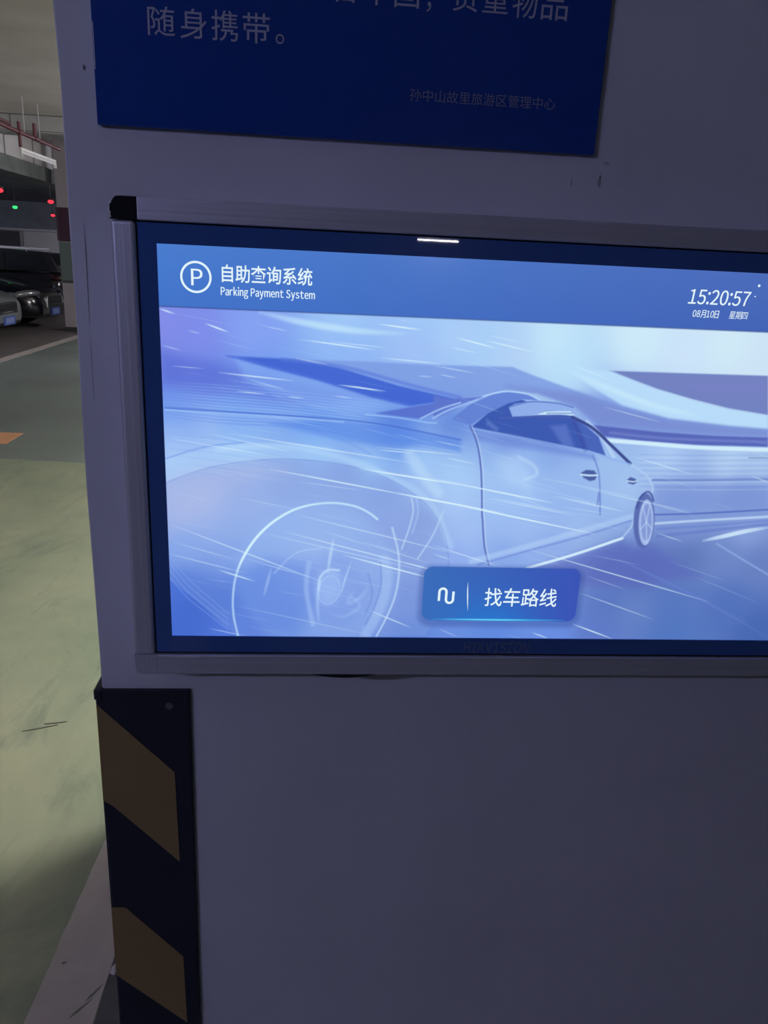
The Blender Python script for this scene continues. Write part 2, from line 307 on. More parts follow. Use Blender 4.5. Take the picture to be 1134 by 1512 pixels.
# screen picture, millimetres from the lower left corner of the lit panel
BASE = [(10.7,314.4,140,140,235),(32.9,310.3,135,140,238),(82.9,317.3,140,160,245),(171.0,330.7,170,200,250),(247.7,333.9,165,200,250),(171.8,305.7,150,180,248),(249.6,303.6,165,190,248),(9.5,279.4,105,115,220),(44.5,273.0,105,125,225),(95.4,269.7,115,150,240),(8.7,256.4,110,140,235),(69.6,250.7,125,160,240),(147.2,253.3,130,165,240),(7.9,235.5,120,155,240),(69.5,234.9,120,160,240),(147.6,234.7,105,145,235),(227.2,231.9,85,120,220),(7.4,219.7,160,185,245),(69.3,218.9,150,185,248),(147.9,221.3,130,170,245),(227.9,218.3,110,150,235),(281.5,225.4,80,110,210),(6.5,195.5,175,200,250),(69.1,202.8,175,205,250),(148.1,207.8,165,200,250),(202.3,190.0,165,200,250),(256.2,197.1,175,205,252),(284.4,186.6,175,205,250),(16.1,171.2,175,185,235),(68.8,175.3,165,175,232),(122.0,176.7,155,170,230),(175.7,178.1,135,155,225),(217.1,162.3,140,160,228),(260.1,134.4,140,155,220),(28.5,143.6,185,190,238),(81.9,144.8,170,185,240),(68.2,115.8,160,180,240),(122.5,116.9,155,180,245),(177.5,118.0,160,180,240),(219.1,118.9,150,165,230),(13.9,100.2,145,170,240),(68.0,95.4,135,160,235),(122.8,87.4,145,165,238),(192.4,88.7,150,165,235),(248.4,95.7,145,160,225),(12.5,55.7,75,110,215),(53.5,41.1,70,105,210),(95.3,56.9,100,130,225),(109.3,26.3,95,125,220),(165.2,57.9,160,175,240),(208.1,49.3,130,150,225),(251.4,43.7,125,145,220),(11.1,9.7,70,105,210),(67.0,10.2,90,120,220),(123.6,10.8,100,130,222),(180.6,17.7,115,140,225),(253.5,5.7,100,130,215),(271.5,320.7,180,205,250),(315.5,311.2,175,205,250),(373.1,319.1,205,228,252),(461.4,322.6,215,232,252),(552.3,320.4,218,232,250),(586.1,304.3,215,225,248),(390.1,299.9,195,222,252),(441.8,248.8,140,160,232),(279.1,213.7,170,195,245),(339.5,212.4,125,150,225),(385.7,207.6,140,165,232),(448.9,197.0,165,190,240),(341.8,187.8,175,200,248),(404.8,176.9,160,185,240),(468.1,172.2,175,195,242),(291.1,174.0,180,205,250),(360.6,153.6,165,190,245),(423.5,151.9,155,180,240),(510.5,204.9,185,205,248),(574.2,203.5,190,208,245),(606.7,201.3,180,198,240),(528.3,192.8,160,180,235),(532.6,167.4,135,155,222),(596.9,168.9,125,145,215),(286.7,150.6,180,200,250),(345.3,152.0,165,190,245),(406.8,159.9,155,180,240),(454.8,154.6,160,185,240),(301.2,122.0,170,190,245),(363.7,123.3,165,185,242),(425.7,134.4,170,190,242),(290.8,95.6,150,170,240),(350.5,96.6,140,165,235),(397.1,107.5,150,170,235),(446.0,125.0,150,170,230),(534.4,156.4,130,150,220),(598.4,161.2,130,148,215),(539.4,126.9,135,150,215),(604.8,128.3,150,165,225),(533.5,103.3,99,117,189),(592.8,104.4,112,130,198),(628.7,91.3,108,126,193),(463.9,88.5,94,108,184),(497.5,82.3,85,103,180),(470.5,40.3,94,117,193),(537.1,41.1,90,117,193),(604.4,42.0,85,112,189),(644.2,13.6,76,103,180),(461.1,11.8,99,121,202),(342.7,7.1,100,135,225),(293.8,10.2,110,140,225),(408.4,7.7,110,140,228),(542.3,9.0,85,117,193),(23.7,308.5,127,138,232),(334.5,307.8,190,207,248),(511.1,314.6,214,225,252),(353.4,185.7,167,193,248),(496.8,36.0,108,130,200),(22.4,30.3,71,104,205),(39.0,149.2,188,193,240),(263.7,169.0,171,192,244),(535.9,168.5,144,163,220),(547.4,100.3,96,116,182),(47.0,218.6,167,188,245),(241.0,317.0,167,188,248),(141.1,107.9,172,188,240),(170.7,166.7,159,176,236)]
ART = [
 ('path',[(92.9,335.4),(125.5,328.9),(155.9,324.7),(186.6,321.9),(227.8,321.1)],(200,226,254),0.8,6.21,4,1),
 ('poly',[(0.1,294.6),(59.9,285.0),(136.5,272.5),(199.4,259.0),(136.9,249.8),(69.7,254.6),(-1.1,263.7)],(92,105,212),0.55,9),
 ('poly',[(125.9,293.1),(198.0,293.5),(259.0,292.7),(337.0,293.6),(355.9,287.1),(402.3,272.8),(452.7,258.2),(503.5,247.8),(567.0,242.2),(609.7,240.5),(611.6,231.2),(553.2,231.6),(493.3,233.8),(431.0,237.9),(404.3,256.6),(363.9,268.5),(333.9,270.4),(307.9,263.7),(281.7,259.8),(251.9,266.8),(169.8,286.5)],(130,154,228),0.85,1.5),
 ('poly',[(333.5,274.7),(408.7,270.0),(452.8,257.6),(503.6,247.2),(567.1,241.6),(609.8,239.8),(611.4,231.8),(553.0,232.2),(493.2,234.4),(430.9,238.6),(404.3,256.6),(363.9,268.5)],(122,130,202),0.6,6),
 ('poly',[(434.2,293.4),(598.7,294.4),(606.7,254.8),(563.6,260.3),(524.9,268.1),(486.5,277.1),(461.0,285.1)],(116,124,192),0.95,1),
 ('poly',[(497.5,284.9),(599.9,288.5),(602.6,275.2),(529.7,275.7)],(128,128,200),0.5,8),
 ('poly',[(387.6,295.5),(435.6,293.5),(461.1,284.5),(486.6,276.6),(525.0,267.2),(563.7,259.4),(606.9,254.2),(609.6,240.8),(566.8,243.1),(503.4,248.4),(452.5,259.7),(419.9,276.3)],(194,220,253),0.9,2),
 ('path',[(397.2,290.1),(438.1,275.5),(489.3,259.4),(533.9,251.8)],(215,235,255),0.6,5.52,5,1),
 ('poly',[(424.8,238.7),(493.3,233.8),(553.2,231.6),(611.5,231.5),(613.5,221.6),(539.2,221.3),(476.2,224.1),(438.6,227.5)],(88,98,184),0.95,1.2),
 ('path',[(444.2,231.4),(506.9,227.2),(612.5,226.6)],(120,130,205),0.7,2.76,2,0),
 ('path',[(442.2,223.4),(482.8,221.5),(539.7,218.8),(614.1,218.5)],(220,236,255),0.95,4.14,1.5,0),
 ('path',[(496.6,183.1),(545.7,184.4),(620.5,187.3)],(108,122,198),0.8,2.76,0.8,0),
 ('path',[(497.0,180.6),(546.1,181.8),(621.1,184.4)],(195,210,245),0.6,2.07,0.8,0),
 ('path',[(595.4,209.5),(615.9,210.1)],(110,120,180),0.7,1.38,0.6,0),
 ('poly',[(498.7,179.3),(621.5,182.5),(626.8,156.6),(502.7,153.7)],(128,146,216),0.5,5),
 ('path',[(504.1,145.3),(552.1,147.7),(627.4,153.7)],(88,105,190),0.8,2.07,0.8,0),
 ('path',[(506.2,135.5),(553.5,139.8),(629.0,145.8)],(200,214,248),0.8,2.76,1,0),
 ('path',[(509.7,129.6),(570.7,134.9),(629.9,141.5)],(110,128,205),0.6,2.76,1.5,0),
 ('path',[(511.0,121.3),(555.7,127.2),(630.7,137.5)],(105,120,200),0.6,3.45,2,0),
 ('path',[(562.3,117.3),(582.8,122.5),(607.9,129.0),(631.5,133.5)],(215,228,252),0.9,4.83,1.2,1),
 ('path',[(577.7,114.3),(611.0,96.2),(642.5,79.5)],(150,170,230),0.7,2.07,1,0),
 ('poly',[(380.6,83.1),(423.8,98.0),(473.0,116.3),(487.2,107.5),(507.7,111.3),(564.5,76.5),(500.0,65.1),(434.5,64.1)],(96,106,190),0.7,8),
 ('poly',[(60.5,293.9),(125.9,293.1),(169.8,286.3),(225.2,271.7),(284.4,260.0),(236.8,251.5),(199.4,259.0),(146.8,273.6),(100.5,283.7)],(66,97,210),0.92,1.5),
 ('poly',[(70.1,291.8),(100.5,283.7),(146.8,273.1),(199.5,258.5),(236.8,251.5),(205.4,243.5),(147.3,246.4),(103.1,259.6),(77.5,271.6)],(150,182,250),0.45,5),
 ('path',[(113.2,292.6),(172.3,287.4),(238.3,272.2),(288.0,262.0)],(95,120,220),0.6,3.45,2,0),
 ('path',[(0.3,267.3),(57.1,265.8),(126.3,261.5),(215.4,255.0)],(172,200,252),0.3,0.9,0.9,1),
 ('path',[(0.2,266.0),(57.0,264.3),(126.3,260.1),(215.5,253.5)],(92,118,222),0.3,1.24,0.9,1),
 ('path',[(0.2,264.7),(57.0,262.9),(126.3,258.7),(215.6,252.0)],(172,200,252),0.3,1.59,0.9,1),
 ('path',[(0.1,263.4),(57.0,261.4),(126.4,257.4),(215.6,250.5)],(92,118,222),0.3,0.9,0.9,1),
 ('path',[(0.1,262.1),(57.0,260.0),(126.4,256.0),(215.7,249.0)],(172,200,252),0.3,1.24,0.9,1),
 ('path',[(0.0,260.8),(56.9,258.5),(126.4,254.7),(215.8,247.5)],(92,118,222),0.3,1.59,0.9,1),
 ('path',[(-0.0,259.5),(56.9,257.1),(126.4,253.3),(215.9,246.0)],(172,200,252),0.3,0.9,0.9,1),
 ('path',[(-0.1,258.2),(56.9,255.6),(126.4,251.9),(215.9,244.4)],(92,118,222),0.3,1.24,0.9,1),
 ('path',[(-0.1,256.9),(56.9,254.2),(126.4,250.6),(216.0,242.9)],(172,200,252),0.3,1.59,0.9,1),
 ('path',[(-0.2,255.5),(56.9,252.7),(126.4,249.2),(216.1,241.4)],(92,118,222),0.3,0.9,0.9,1),
 ('path',[(-0.2,254.2),(56.8,251.3),(126.5,247.8),(216.2,239.9)],(172,200,252),0.3,1.24,0.9,1),
 ('path',[(-0.3,252.9),(56.8,249.8),(126.5,246.5),(216.2,238.3)],(92,118,222),0.3,1.59,0.9,1),
 ('path',[(-0.3,251.6),(56.8,248.3),(126.5,245.1),(216.3,236.8)],(172,200,252),0.3,0.9,0.9,1),
 ('path',[(-0.4,250.3),(56.8,246.9),(126.5,243.7),(216.4,235.3)],(92,118,222),0.3,1.24,0.9,1),
 ('path',[(-0.4,248.9),(56.7,245.4),(126.5,242.3),(216.4,233.7)],(172,200,252),0.3,1.59,0.9,1),
 ('path',[(-0.5,247.6),(56.7,244.0),(126.5,241.0),(216.5,232.2)],(92,118,222),0.3,0.9,0.9,1),
 ('path',[(-0.5,246.3),(56.7,242.5),(126.6,239.6),(216.6,230.7)],(172,200,252),0.3,1.24,0.9,1),
 ('path',[(-0.6,245.0),(56.7,241.0),(126.6,238.2),(216.7,229.1)],(92,118,222),0.3,1.59,0.9,1),
 ('path',[(-0.6,243.6),(56.6,239.5),(126.6,236.8),(216.7,227.6)],(172,200,252),0.3,0.9,0.9,1),
 ('path',[(-0.7,242.3),(56.6,238.1),(126.6,235.4),(216.8,226.1)],(92,118,222),0.3,1.24,0.9,1),
 ('path',[(-0.7,241.0),(56.6,236.6),(126.6,234.1),(216.9,224.5)],(172,200,252),0.3,1.59,0.9,1),
 ('path',[(-0.8,239.7),(56.6,235.1),(126.6,232.7),(217.0,223.0)],(92,118,222),0.3,0.9,0.9,1),
 ('path',[(-0.8,238.3),(56.6,233.6),(126.7,231.3),(217.0,221.4)],(172,200,252),0.3,1.24,0.9,1),
 ('path',[(-0.9,237.0),(56.5,232.2),(126.7,229.9),(217.1,219.9)],(92,118,222),0.3,1.59,0.9,1),
 ('path',[(-1.0,235.7),(56.5,230.7),(126.7,228.5),(217.2,218.3)],(172,200,252),0.3,0.9,0.9,1),
 ('path',[(-1.0,234.3),(56.5,229.2),(126.7,227.1),(217.3,216.8)],(92,118,222),0.3,1.24,0.9,1),
 ('path',[(2.2,216.9),(58.8,212.7),(127.0,203.9)],(140,165,240),0.3,0.83,0.8,1),
 ('path',[(2.1,214.5),(58.8,210.3),(127.0,201.4)],(215,232,255),0.3,0.83,0.8,1),
 ('path',[(2.0,212.1),(58.7,207.9),(127.0,199.0)],(215,232,255),0.3,0.83,0.8,1),
 ('path',[(1.9,209.7),(58.7,205.4),(127.1,196.5)],(140,165,240),0.3,0.83,0.8,1),
 ('path',[(1.8,207.3),(58.7,203.0),(127.1,194.0)],(215,232,255),0.3,0.83,0.8,1),
 ('path',[(1.7,204.8),(58.6,200.6),(127.1,191.6)],(215,232,255),0.3,0.83,0.8,1),
 ('path',[(1.6,202.4),(58.6,198.1),(127.2,189.1)],(140,165,240),0.3,0.83,0.8,1),
 ('path',[(1.5,200.0),(58.6,195.7),(127.2,186.6)],(215,232,255),0.3,0.83,0.8,1),
 ('path',[(1.4,197.6),(58.5,193.2),(127.2,184.1)],(215,232,255),0.3,0.83,0.8,1),
 ('path',[(1.4,195.1),(58.5,190.7),(127.3,181.6)],(140,165,240),0.3,0.83,0.8,1),
 ('path',[(1.3,192.7),(58.5,188.3),(127.3,179.1)],(215,232,255),0.3,0.83,0.8,1),
 ('path',[(1.2,190.2),(58.4,185.8),(127.3,176.6)],(215,232,255),0.3,0.83,0.8,1),
 ('path',[(1.1,187.8),(58.4,183.3),(127.3,174.1)],(140,165,240),0.3,0.83,0.8,1),
 ('path',[(1.0,185.3),(58.3,180.9),(127.4,171.6)],(215,232,255),0.3,0.83,0.8,1),
 ('path',[(0.9,182.9),(58.3,178.4),(127.4,169.1)],(215,232,255),0.3,0.83,0.8,1),
 ('path',[(0.8,180.4),(58.3,175.9),(127.4,166.5)],(140,165,240),0.3,0.83,0.8,1),
 ('path',[(478.4,209.6),(541.1,210.5),(615.2,213.2)],(128,146,214),0.3,0.97,0.9,0),
 ('path',[(478.8,206.8),(541.6,207.7),(615.8,210.4)],(205,218,248),0.3,0.97,0.9,0),
 ('path',[(479.2,204.0),(542.1,204.9),(616.4,207.6)],(128,146,214),0.3,0.97,0.9,0),
 ('path',[(479.6,201.2),(542.6,202.0),(617.0,204.7)],(205,218,248),0.3,0.97,0.9,0),
 ('path',[(480.0,198.4),(543.1,199.2),(617.5,201.9)],(128,146,214),0.3,0.97,0.9,0),
 ('path',[(480.5,195.6),(543.6,196.4),(618.1,199.0)],(205,218,248),0.3,0.97,0.9,0),
 ('path',[(480.9,192.8),(544.1,193.5),(618.7,196.2)],(128,146,214),0.3,0.97,0.9,0),
 ('path',[(481.3,190.0),(544.6,190.7),(619.3,193.3)],(205,218,248),0.3,0.97,0.9,0),
 ('path',[(481.7,187.1),(545.1,187.9),(619.9,190.5)],(128,146,214),0.3,0.97,0.9,0),
 ('path',[(482.1,184.3),(545.6,185.0),(620.5,187.6)],(205,218,248),0.3,0.97,0.9,0),
 ('path',[(482.6,181.5),(546.1,182.1),(621.0,184.7)],(128,146,214),0.3,0.97,0.9,0),
 ('path',[(483.0,178.6),(546.6,179.3),(621.6,181.8)],(205,218,248),0.3,0.97,0.9,0),
 ('path',[(483.4,175.8),(547.1,176.4),(622.2,178.9)],(128,146,214),0.3,0.97,0.9,0),
 ('path',[(483.9,172.9),(547.6,173.5),(622.8,176.0)],(205,218,248),0.3,0.97,0.9,0),
 ('path',[(448.9,103.4),(518.2,75.8),(605.8,34.8)],(84,100,186),0.28,1.52,2,1),
 ('path',[(453.7,101.5),(527.2,71.1),(613.5,30.3)],(128,150,222),0.28,1.52,2,1),
 ('path',[(458.5,99.6),(536.3,66.3),(621.2,25.7)],(84,100,186),0.28,1.52,2,1),
 ('path',[(463.3,97.7),(545.4,61.6),(628.9,21.1)],(128,150,222),0.28,1.52,2,1),
 ('path',[(468.1,95.7),(554.6,56.8),(636.7,16.4)],(84,100,186),0.28,1.52,2,1),
 ('path',[(472.9,93.8),(563.8,52.1),(644.6,11.8)],(128,150,222),0.28,1.52,2,1),
 ('path',[(477.7,91.8),(573.0,47.2),(652.4,7.1)],(84,100,186),0.28,1.52,2,1),
 ('path',[(482.6,89.9),(582.3,42.4),(660.3,2.4)],(128,150,222),0.28,1.52,2,1),
 ('path',[(487.4,87.9),(591.7,37.5),(668.3,-2.3)],(84,100,186),0.28,1.52,2,1),
 ('poly',[(205.4,243.5),(252.7,253.6),(288.1,260.7),(288.5,254.8),(269.1,248.0),(250.9,239.6)],(92,110,205),0.9,1),
 ('poly',[(261.0,262.9),(278.8,260.0),(309.4,263.4),(291.0,254.3),(268.3,241.8),(262.4,240.7)],(98,116,206),0.9,1),
 ('poly',[(280.2,240.1),(299.6,256.6),(319.5,266.1),(335.5,269.6),(355.0,267.3),(368.2,261.6),(349.6,262.1),(336.7,257.3),(318.2,247.8),(299.9,234.7)],(104,128,214),0.95,0.8),
 ('path',[(310.8,264.0),(323.8,268.0),(335.5,269.6),(355.0,267.6),(367.5,262.2)],(188,210,252),0.9,1.52,0.5,0),
 ('path',[(249.6,239.6),(269.0,249.9),(288.3,256.9)],(180,205,252),0.8,1.66,0.8,0),
 ('path',[(262.4,240.7),(279.5,250.1),(305.3,260.3)],(168,192,248),0.8,2.21,0.8,0),
 ('path',[(194.8,242.1),(226.8,239.9),(256.5,236.0),(265.9,235.8)],(170,198,250),0.7,1.52,1,0),
 ('poly',[(301.0,232.4),(316.8,247.2),(336.6,257.9),(349.6,261.8),(380.6,252.8),(402.5,246.7),(417.8,226.9),(420.7,213.2),(384.6,217.4),(338.2,226.0)],(60,86,176),0.96,0.8),
 ('poly',[(380.9,236.4),(397.4,238.4),(409.5,214.4),(397.0,216.2)],(108,126,208),0.6,3),
 ('poly',[(315.7,241.8),(328.5,232.6),(327.4,228.7),(316.3,235.9)],(120,140,215),0.5,2),
 ('poly',[(405.2,244.7),(419.0,236.7),(432.5,226.8),(442.5,207.4),(422.0,213.0)],(72,96,184),0.95,0.8),
 ('path',[(418.3,242.1),(433.8,228.9),(451.4,206.4)],(190,208,248),0.85,3.45,0.8,0),
 ('path',[(402.5,246.4),(425.2,235.6),(445.9,219.2),(469.8,199.7)],(58,70,140),0.95,3.1,0.7,0),
 ('path',[(405.6,241.1),(420.7,213.2)],(66,82,170),0.8,4.83,0.9,0),
 ('path',[(301.7,231.8),(353.5,223.5),(422.2,211.7),(447.9,204.4),(468.9,199.4)],(150,174,238),0.8,1.72,0.7,0),
 ('poly',[(337.3,253.8),(342.6,257.5),(361.6,261.4),(385.8,260.1),(401.9,256.5),(405.9,248.3),(389.8,251.3),(374.7,251.4),(363.2,246.3),(341.8,244.4)],(150,172,236),1,0.7),
 ('path',[(337.9,254.4),(358.8,260.1),(385.8,259.5),(402.6,255.9)],(92,112,196),0.8,1.38,0.5,0),
 ('poly',[(363.8,246.9),(374.8,251.1),(400.3,252.0),(405.1,247.7),(390.2,248.1)],(214,232,255),0.95,0.7),
 ('path',[(376.5,249.1),(402.1,249.9)],(90,110,190),0.7,1.1,0.4,0),
 ('path',[(329.1,242.8),(375.4,245.8),(401.2,245.1)],(80,96,180),0.8,1.72,0.6,0),
 ('poly',[(301.7,230.9),(353.6,222.6),(428.7,208.8),(433.2,202.8),(354.6,212.8),(308.7,219.1)],(104,126,212),0.55,4),
 ('path',[(300.0,233.6),(308.4,216.1),(315.0,187.1),(319.9,141.1),(320.4,138.6),(325.4,106.1),(331.9,85.6)],(92,106,186),0.9,1.79,0.6,0),
 ('path',[(301.8,233.6),(310.2,216.1),(316.9,187.2),(321.7,141.2),(322.3,138.7),(327.3,106.2),(333.8,85.7)],(200,215,250),0.6,1.1,0.6,0),
 ('path',[(428.9,207.3),(437.3,190.4),(442.3,165.2),(445.1,143.9),(440.9,168.7),(440.6,154.2)],(108,126,204),0.75,1.52,0.6,0),
 ('poly',[(325.2,202.8),(349.2,206.6),(366.3,188.5),(369.0,163.4),(346.1,175.4)],(196,216,252),0.35,8),
 ('path',[(352.5,203.6),(368.7,194.8),(372.8,185.5),(361.0,180.5)],(200,218,252),0.5,3.45,3,0),
 ('poly',[(418.9,188.6),(424.1,191.9),(432.5,191.5),(436.5,187.2),(434.8,181.5),(429.3,180.1),(422.0,183.7)],(64,78,150),0.85,1),
 ('path',[(419.1,186.8),(428.6,186.1),(436.6,186.6)],(205,220,250),0.95,2.07,0.6,0),
 ('poly',[(468.6,182.4),(471.9,185.6),(477.8,183.6),(479.6,180.1),(476.2,177.5),(471.0,178.6)],(66,80,152),0.85,0.8),
 ('path',[(469.0,181.4),(474.8,180.6),(479.1,181.4)],(205,220,250),0.9,1.52,0.5,0),
 ('path',[(313.2,89.3),(365.5,105.2),(426.8,125.3),(480.7,142.8)],(192,210,250),0.5,6.21,4,0),
 ('path',[(319.9,85.4),(375.3,103.1),(433.7,121.4),(479.4,138.2)],(118,136,214),0.6,2.07,1.2,0),
 ('path',[(373.6,82.6),(423.7,99.3),(472.7,118.3)],(222,234,255),0.95,3.1,0.9,0),
 ('path',[(472.6,118.9),(480.9,132.3),(483.8,152.0),(489.3,168.3),(497.2,169.1),(496.7,176.1),(487.8,188.6),(469.9,199.1)],(188,204,246),0.7,2.07,1,0),
 ('poly',[(505.1,138.8),(505.6,131.9),(505.5,125.3),(504.8,119.4),(503.5,114.4),(501.7,110.6),(499.5,108.2),(497.0,107.4),(494.3,108.1),(491.6,110.4),(489.0,114.1),(486.6,119.0),(484.6,124.9),(483.0,131.4),(482.0,138.3),(481.5,145.1),(481.7,151.6),(482.4,157.3),(483.7,162.2),(485.5,165.8),(487.6,168.1),(490.1,168.9),(492.7,168.2),(495.4,166.1),(498.0,162.5),(500.3,157.8),(502.4,152.0),(504.0,145.6)],(92,104,176),0.95,1),
 ('poly',[(504.1,136.8),(504.6,131.0),(504.6,125.6),(504.2,120.7),(503.4,116.5),(502.2,113.4),(500.7,111.4),(499.0,110.8),(497.1,111.4),(495.2,113.3),(493.3,116.3),(491.6,120.4),(490.1,125.3),(488.9,130.7),(488.0,136.4),(487.6,142.1),(487.6,147.5),(488.0,152.3),(488.9,156.3),(490.0,159.4),(491.5,161.3),(493.2,161.9),(495.0,161.3),(496.9,159.5),(498.8,156.6),(500.5,152.6),(502.0,147.8),(503.2,142.4)],(176,190,240),0.95,1),
 ('poly',[(502.2,136.7),(502.5,132.2),(502.6,127.8),(502.4,123.9),(501.8,120.7),(501.0,118.2),(499.9,116.6),(498.7,116.1),(497.4,116.6),(496.0,118.1),(494.6,120.5),(493.3,123.8),(492.2,127.6),(491.3,131.9),(490.6,136.5),(490.3,141.0),(490.2,145.3),(490.5,149.1),(491.0,152.3),(491.8,154.7),(492.9,156.2),(494.1,156.8),(495.4,156.3),(496.8,154.8),(498.2,152.5),(499.4,149.3),(500.6,145.5),(501.5,141.2)],(134,148,214),0.9,1),
 ('path',[(496.4,136.6),(503.6,129.9)],(196,210,246),0.6,1.38,0.8,0),
 ('path',[(496.4,136.6),(500.0,113.5)],(196,210,246),0.6,1.38,0.8,0),
 ('path',[(496.4,136.6),(491.4,129.0)],(196,210,246),0.6,1.38,0.8,0),
 ('path',[(496.4,136.6),(489.8,154.7)],(196,210,246),0.6,1.38,0.8,0),
 ('path',[(496.4,136.6),(497.2,155.3)],(196,210,246),0.6,1.38,0.8,0),
 ('path',[(483.8,152.0),(485.9,163.4),(491.3,169.9),(496.7,167.8),(500.4,160.5)],(70,82,155),0.8,2.07,0.8,0),
 ('poly',[(100.6,230.6),(152.8,234.9),(216.6,231.0),(291.2,219.7),(292.2,207.0),(244.5,212.2),(206.8,211.1),(174.5,215.1),(137.3,223.2)],(94,134,230),0.6,4),
 ('poly',[(-1.3,192.1),(56.1,207.2),(108.5,210.9),(158.8,208.1),(202.1,193.3),(238.6,171.9),(270.7,143.4),(288.9,105.4),(284.6,105.3),(274.1,134.7),(253.2,157.4),(219.1,177.9),(180.7,189.4),(137.7,194.3),(95.3,193.4),(42.6,184.0),(-2.3,166.9)],(180,208,252),0.45,2.5),
 ('path',[(1.8,242.4),(59.2,240.4),(121.4,238.4),(173.9,236.1),(216.5,232.1),(291.2,219.4)],(70,105,205),0.7,1.52,1.2,0),
 ('path',[(1.8,240.3),(59.2,238.3),(121.4,236.3),(174.0,234.0)],(190,214,254),0.6,1.1,1.2,0),
 ('path',[(90.2,232.4),(137.3,223.7),(174.5,214.5),(201.8,202.2)],(120,155,238),0.6,1.38,1.5,0),
 ('poly',[(-5.0,165.7),(42.6,184.0),(95.3,193.4),(137.7,194.3),(180.7,189.4),(219.1,177.9),(253.2,157.4),(274.1,134.7),(286.0,105.4),(289.6,75.1),(291.9,44.2),(268.4,2.0),(152.3,0.9),(66.9,0.2),(25.8,40.7),(-8.7,70.4)],(140,160,226),0.3,1),
 ('path',[(-5.0,165.7),(42.6,184.0),(95.3,193.4),(137.7,194.3),(180.7,189.4),(219.1,177.9),(253.2,157.4),(274.1,134.7),(286.0,105.4),(289.6,75.1),(291.9,44.2)],(112,128,208),0.45,1.1,1.2,0),
 ('path',[(50.8,202.2),(95.3,207.6),(148.2,203.7),(202.4,187.2),(241.3,171.4),(270.5,146.3),(290.3,105.4)],(196,220,254),0.35,5.52,5,0),
 ('path',[(-1.4,191.3),(37.9,204.6),(77.0,210.6)],(120,150,235),0.6,1.38,1,0),
 ('poly',[(-5.0,165.7),(42.6,183.5),(95.3,191.2),(116.6,182.1),(68.7,164.2),(28.3,135.1),(3.6,111.6),(-6.4,128.6)],(190,188,232),0.35,14),
 ('poly',[(235.5,71.2),(234.3,52.7),(228.9,34.9),(219.3,18.6),(206.1,4.9),(190.0,-5.5),(171.9,-12.1),(152.6,-14.4),(133.4,-12.4),(115.1,-6.2),(98.9,3.9),(85.5,17.2),(75.6,33.0),(69.5,50.4),(67.7,68.6),(69.9,86.5),(76.1,103.5),(85.9,118.6),(98.8,131.2),(114.1,140.8),(131.2,146.9),(149.3,149.2),(167.5,147.7),(185.0,142.4),(201.0,133.4),(214.7,121.3),(225.4,106.3),(232.5,89.4)],(160,186,244),0.35,9),
 ('path',[(68.6,0.2),(64.4,22.7),(63.8,44.3),(66.5,65.6),(72.8,85.1),(84.4,105.9),(98.0,122.2),(114.2,135.3),(130.4,143.9),(149.3,148.9),(168.3,150.2),(187.6,147.3),(201.5,141.2),(211.5,133.9)],(206,230,255),0.85,2.21,1.0,0),
 ('path',[(63.8,44.3),(66.5,65.6),(72.8,85.1),(84.4,105.9),(98.0,122.2),(114.2,135.3),(130.4,143.9),(149.3,148.9)],(226,243,255),0.8,2.48,1.2,1),
 ('path',[(227.2,124.9),(234.7,98.4),(236.8,74.3),(233.9,48.1),(226.4,24.5),(216.4,1.5)],(200,216,252),0.7,2.21,1.2,0),
 ('path',[(220.5,89.2),(224.3,68.0),(221.2,43.3),(213.5,21.2),(204.2,1.4)],(180,198,248),0.45,11.04,6,0),
 ('path',[(216.7,86.1),(218.4,61.8),(212.9,36.9),(203.7,14.8)],(110,130,212),0.5,1.72,1.5,0),
 ('path',[(245.4,157.2),(247.9,142.9),(244.1,122.3),(238.2,101.5)],(196,212,250),0.7,1.72,0.8,0),
 ('path',[(250.4,157.4),(253.0,141.5),(248.4,119.5)],(180,198,248),0.6,1.38,0.8,0),
 ('path',[(279.1,143.6),(269.7,117.0),(255.7,91.3)],(196,212,250),0.6,2.07,1,0),
 ('path',[(241.0,202.2),(257.3,180.3),(272.2,163.6)],(205,224,254),0.45,11.04,8,0),
 ('poly',[(62.2,71.5),(100.8,87.1),(139.5,84.8),(151.5,42.4),(129.4,0.7),(66.9,0.2)],(92,124,220),0.45,14),
 ('poly',[(202.1,55.4),(201.6,46.4),(199.4,37.9),(195.6,30.1),(190.4,23.6),(184.0,18.7),(176.8,15.5),(169.2,14.4),(161.5,15.4),(154.2,18.3),(147.6,23.1),(142.1,29.5),(138.0,37.1),(135.3,45.6),(134.4,54.4),(135.1,63.3),(137.4,71.6),(141.3,79.1),(146.5,85.4),(152.7,90.1),(159.7,93.1),(167.1,94.2),(174.6,93.4),(181.7,90.6),(188.2,86.1),(193.8,80.0),(198.1,72.6),(200.9,64.2)],(120,142,226),0.3,10),
 ('poly',[(176.2,58.1),(175.6,53.6),(174.3,49.3),(172.5,45.4),(170.2,42.1),(167.7,39.6),(164.9,38.1),(162.1,37.5),(159.3,38.0),(156.8,39.5),(154.7,41.9),(153.0,45.1),(151.9,49.0),(151.3,53.2),(151.4,57.7),(152.2,62.2),(153.4,66.5),(155.3,70.3),(157.5,73.5),(160.0,75.9),(162.8,77.4),(165.5,78.0),(168.2,77.5),(170.7,76.1),(172.9,73.8),(174.6,70.6),(175.7,66.8),(176.3,62.6)],(172,194,250),0.5,6),
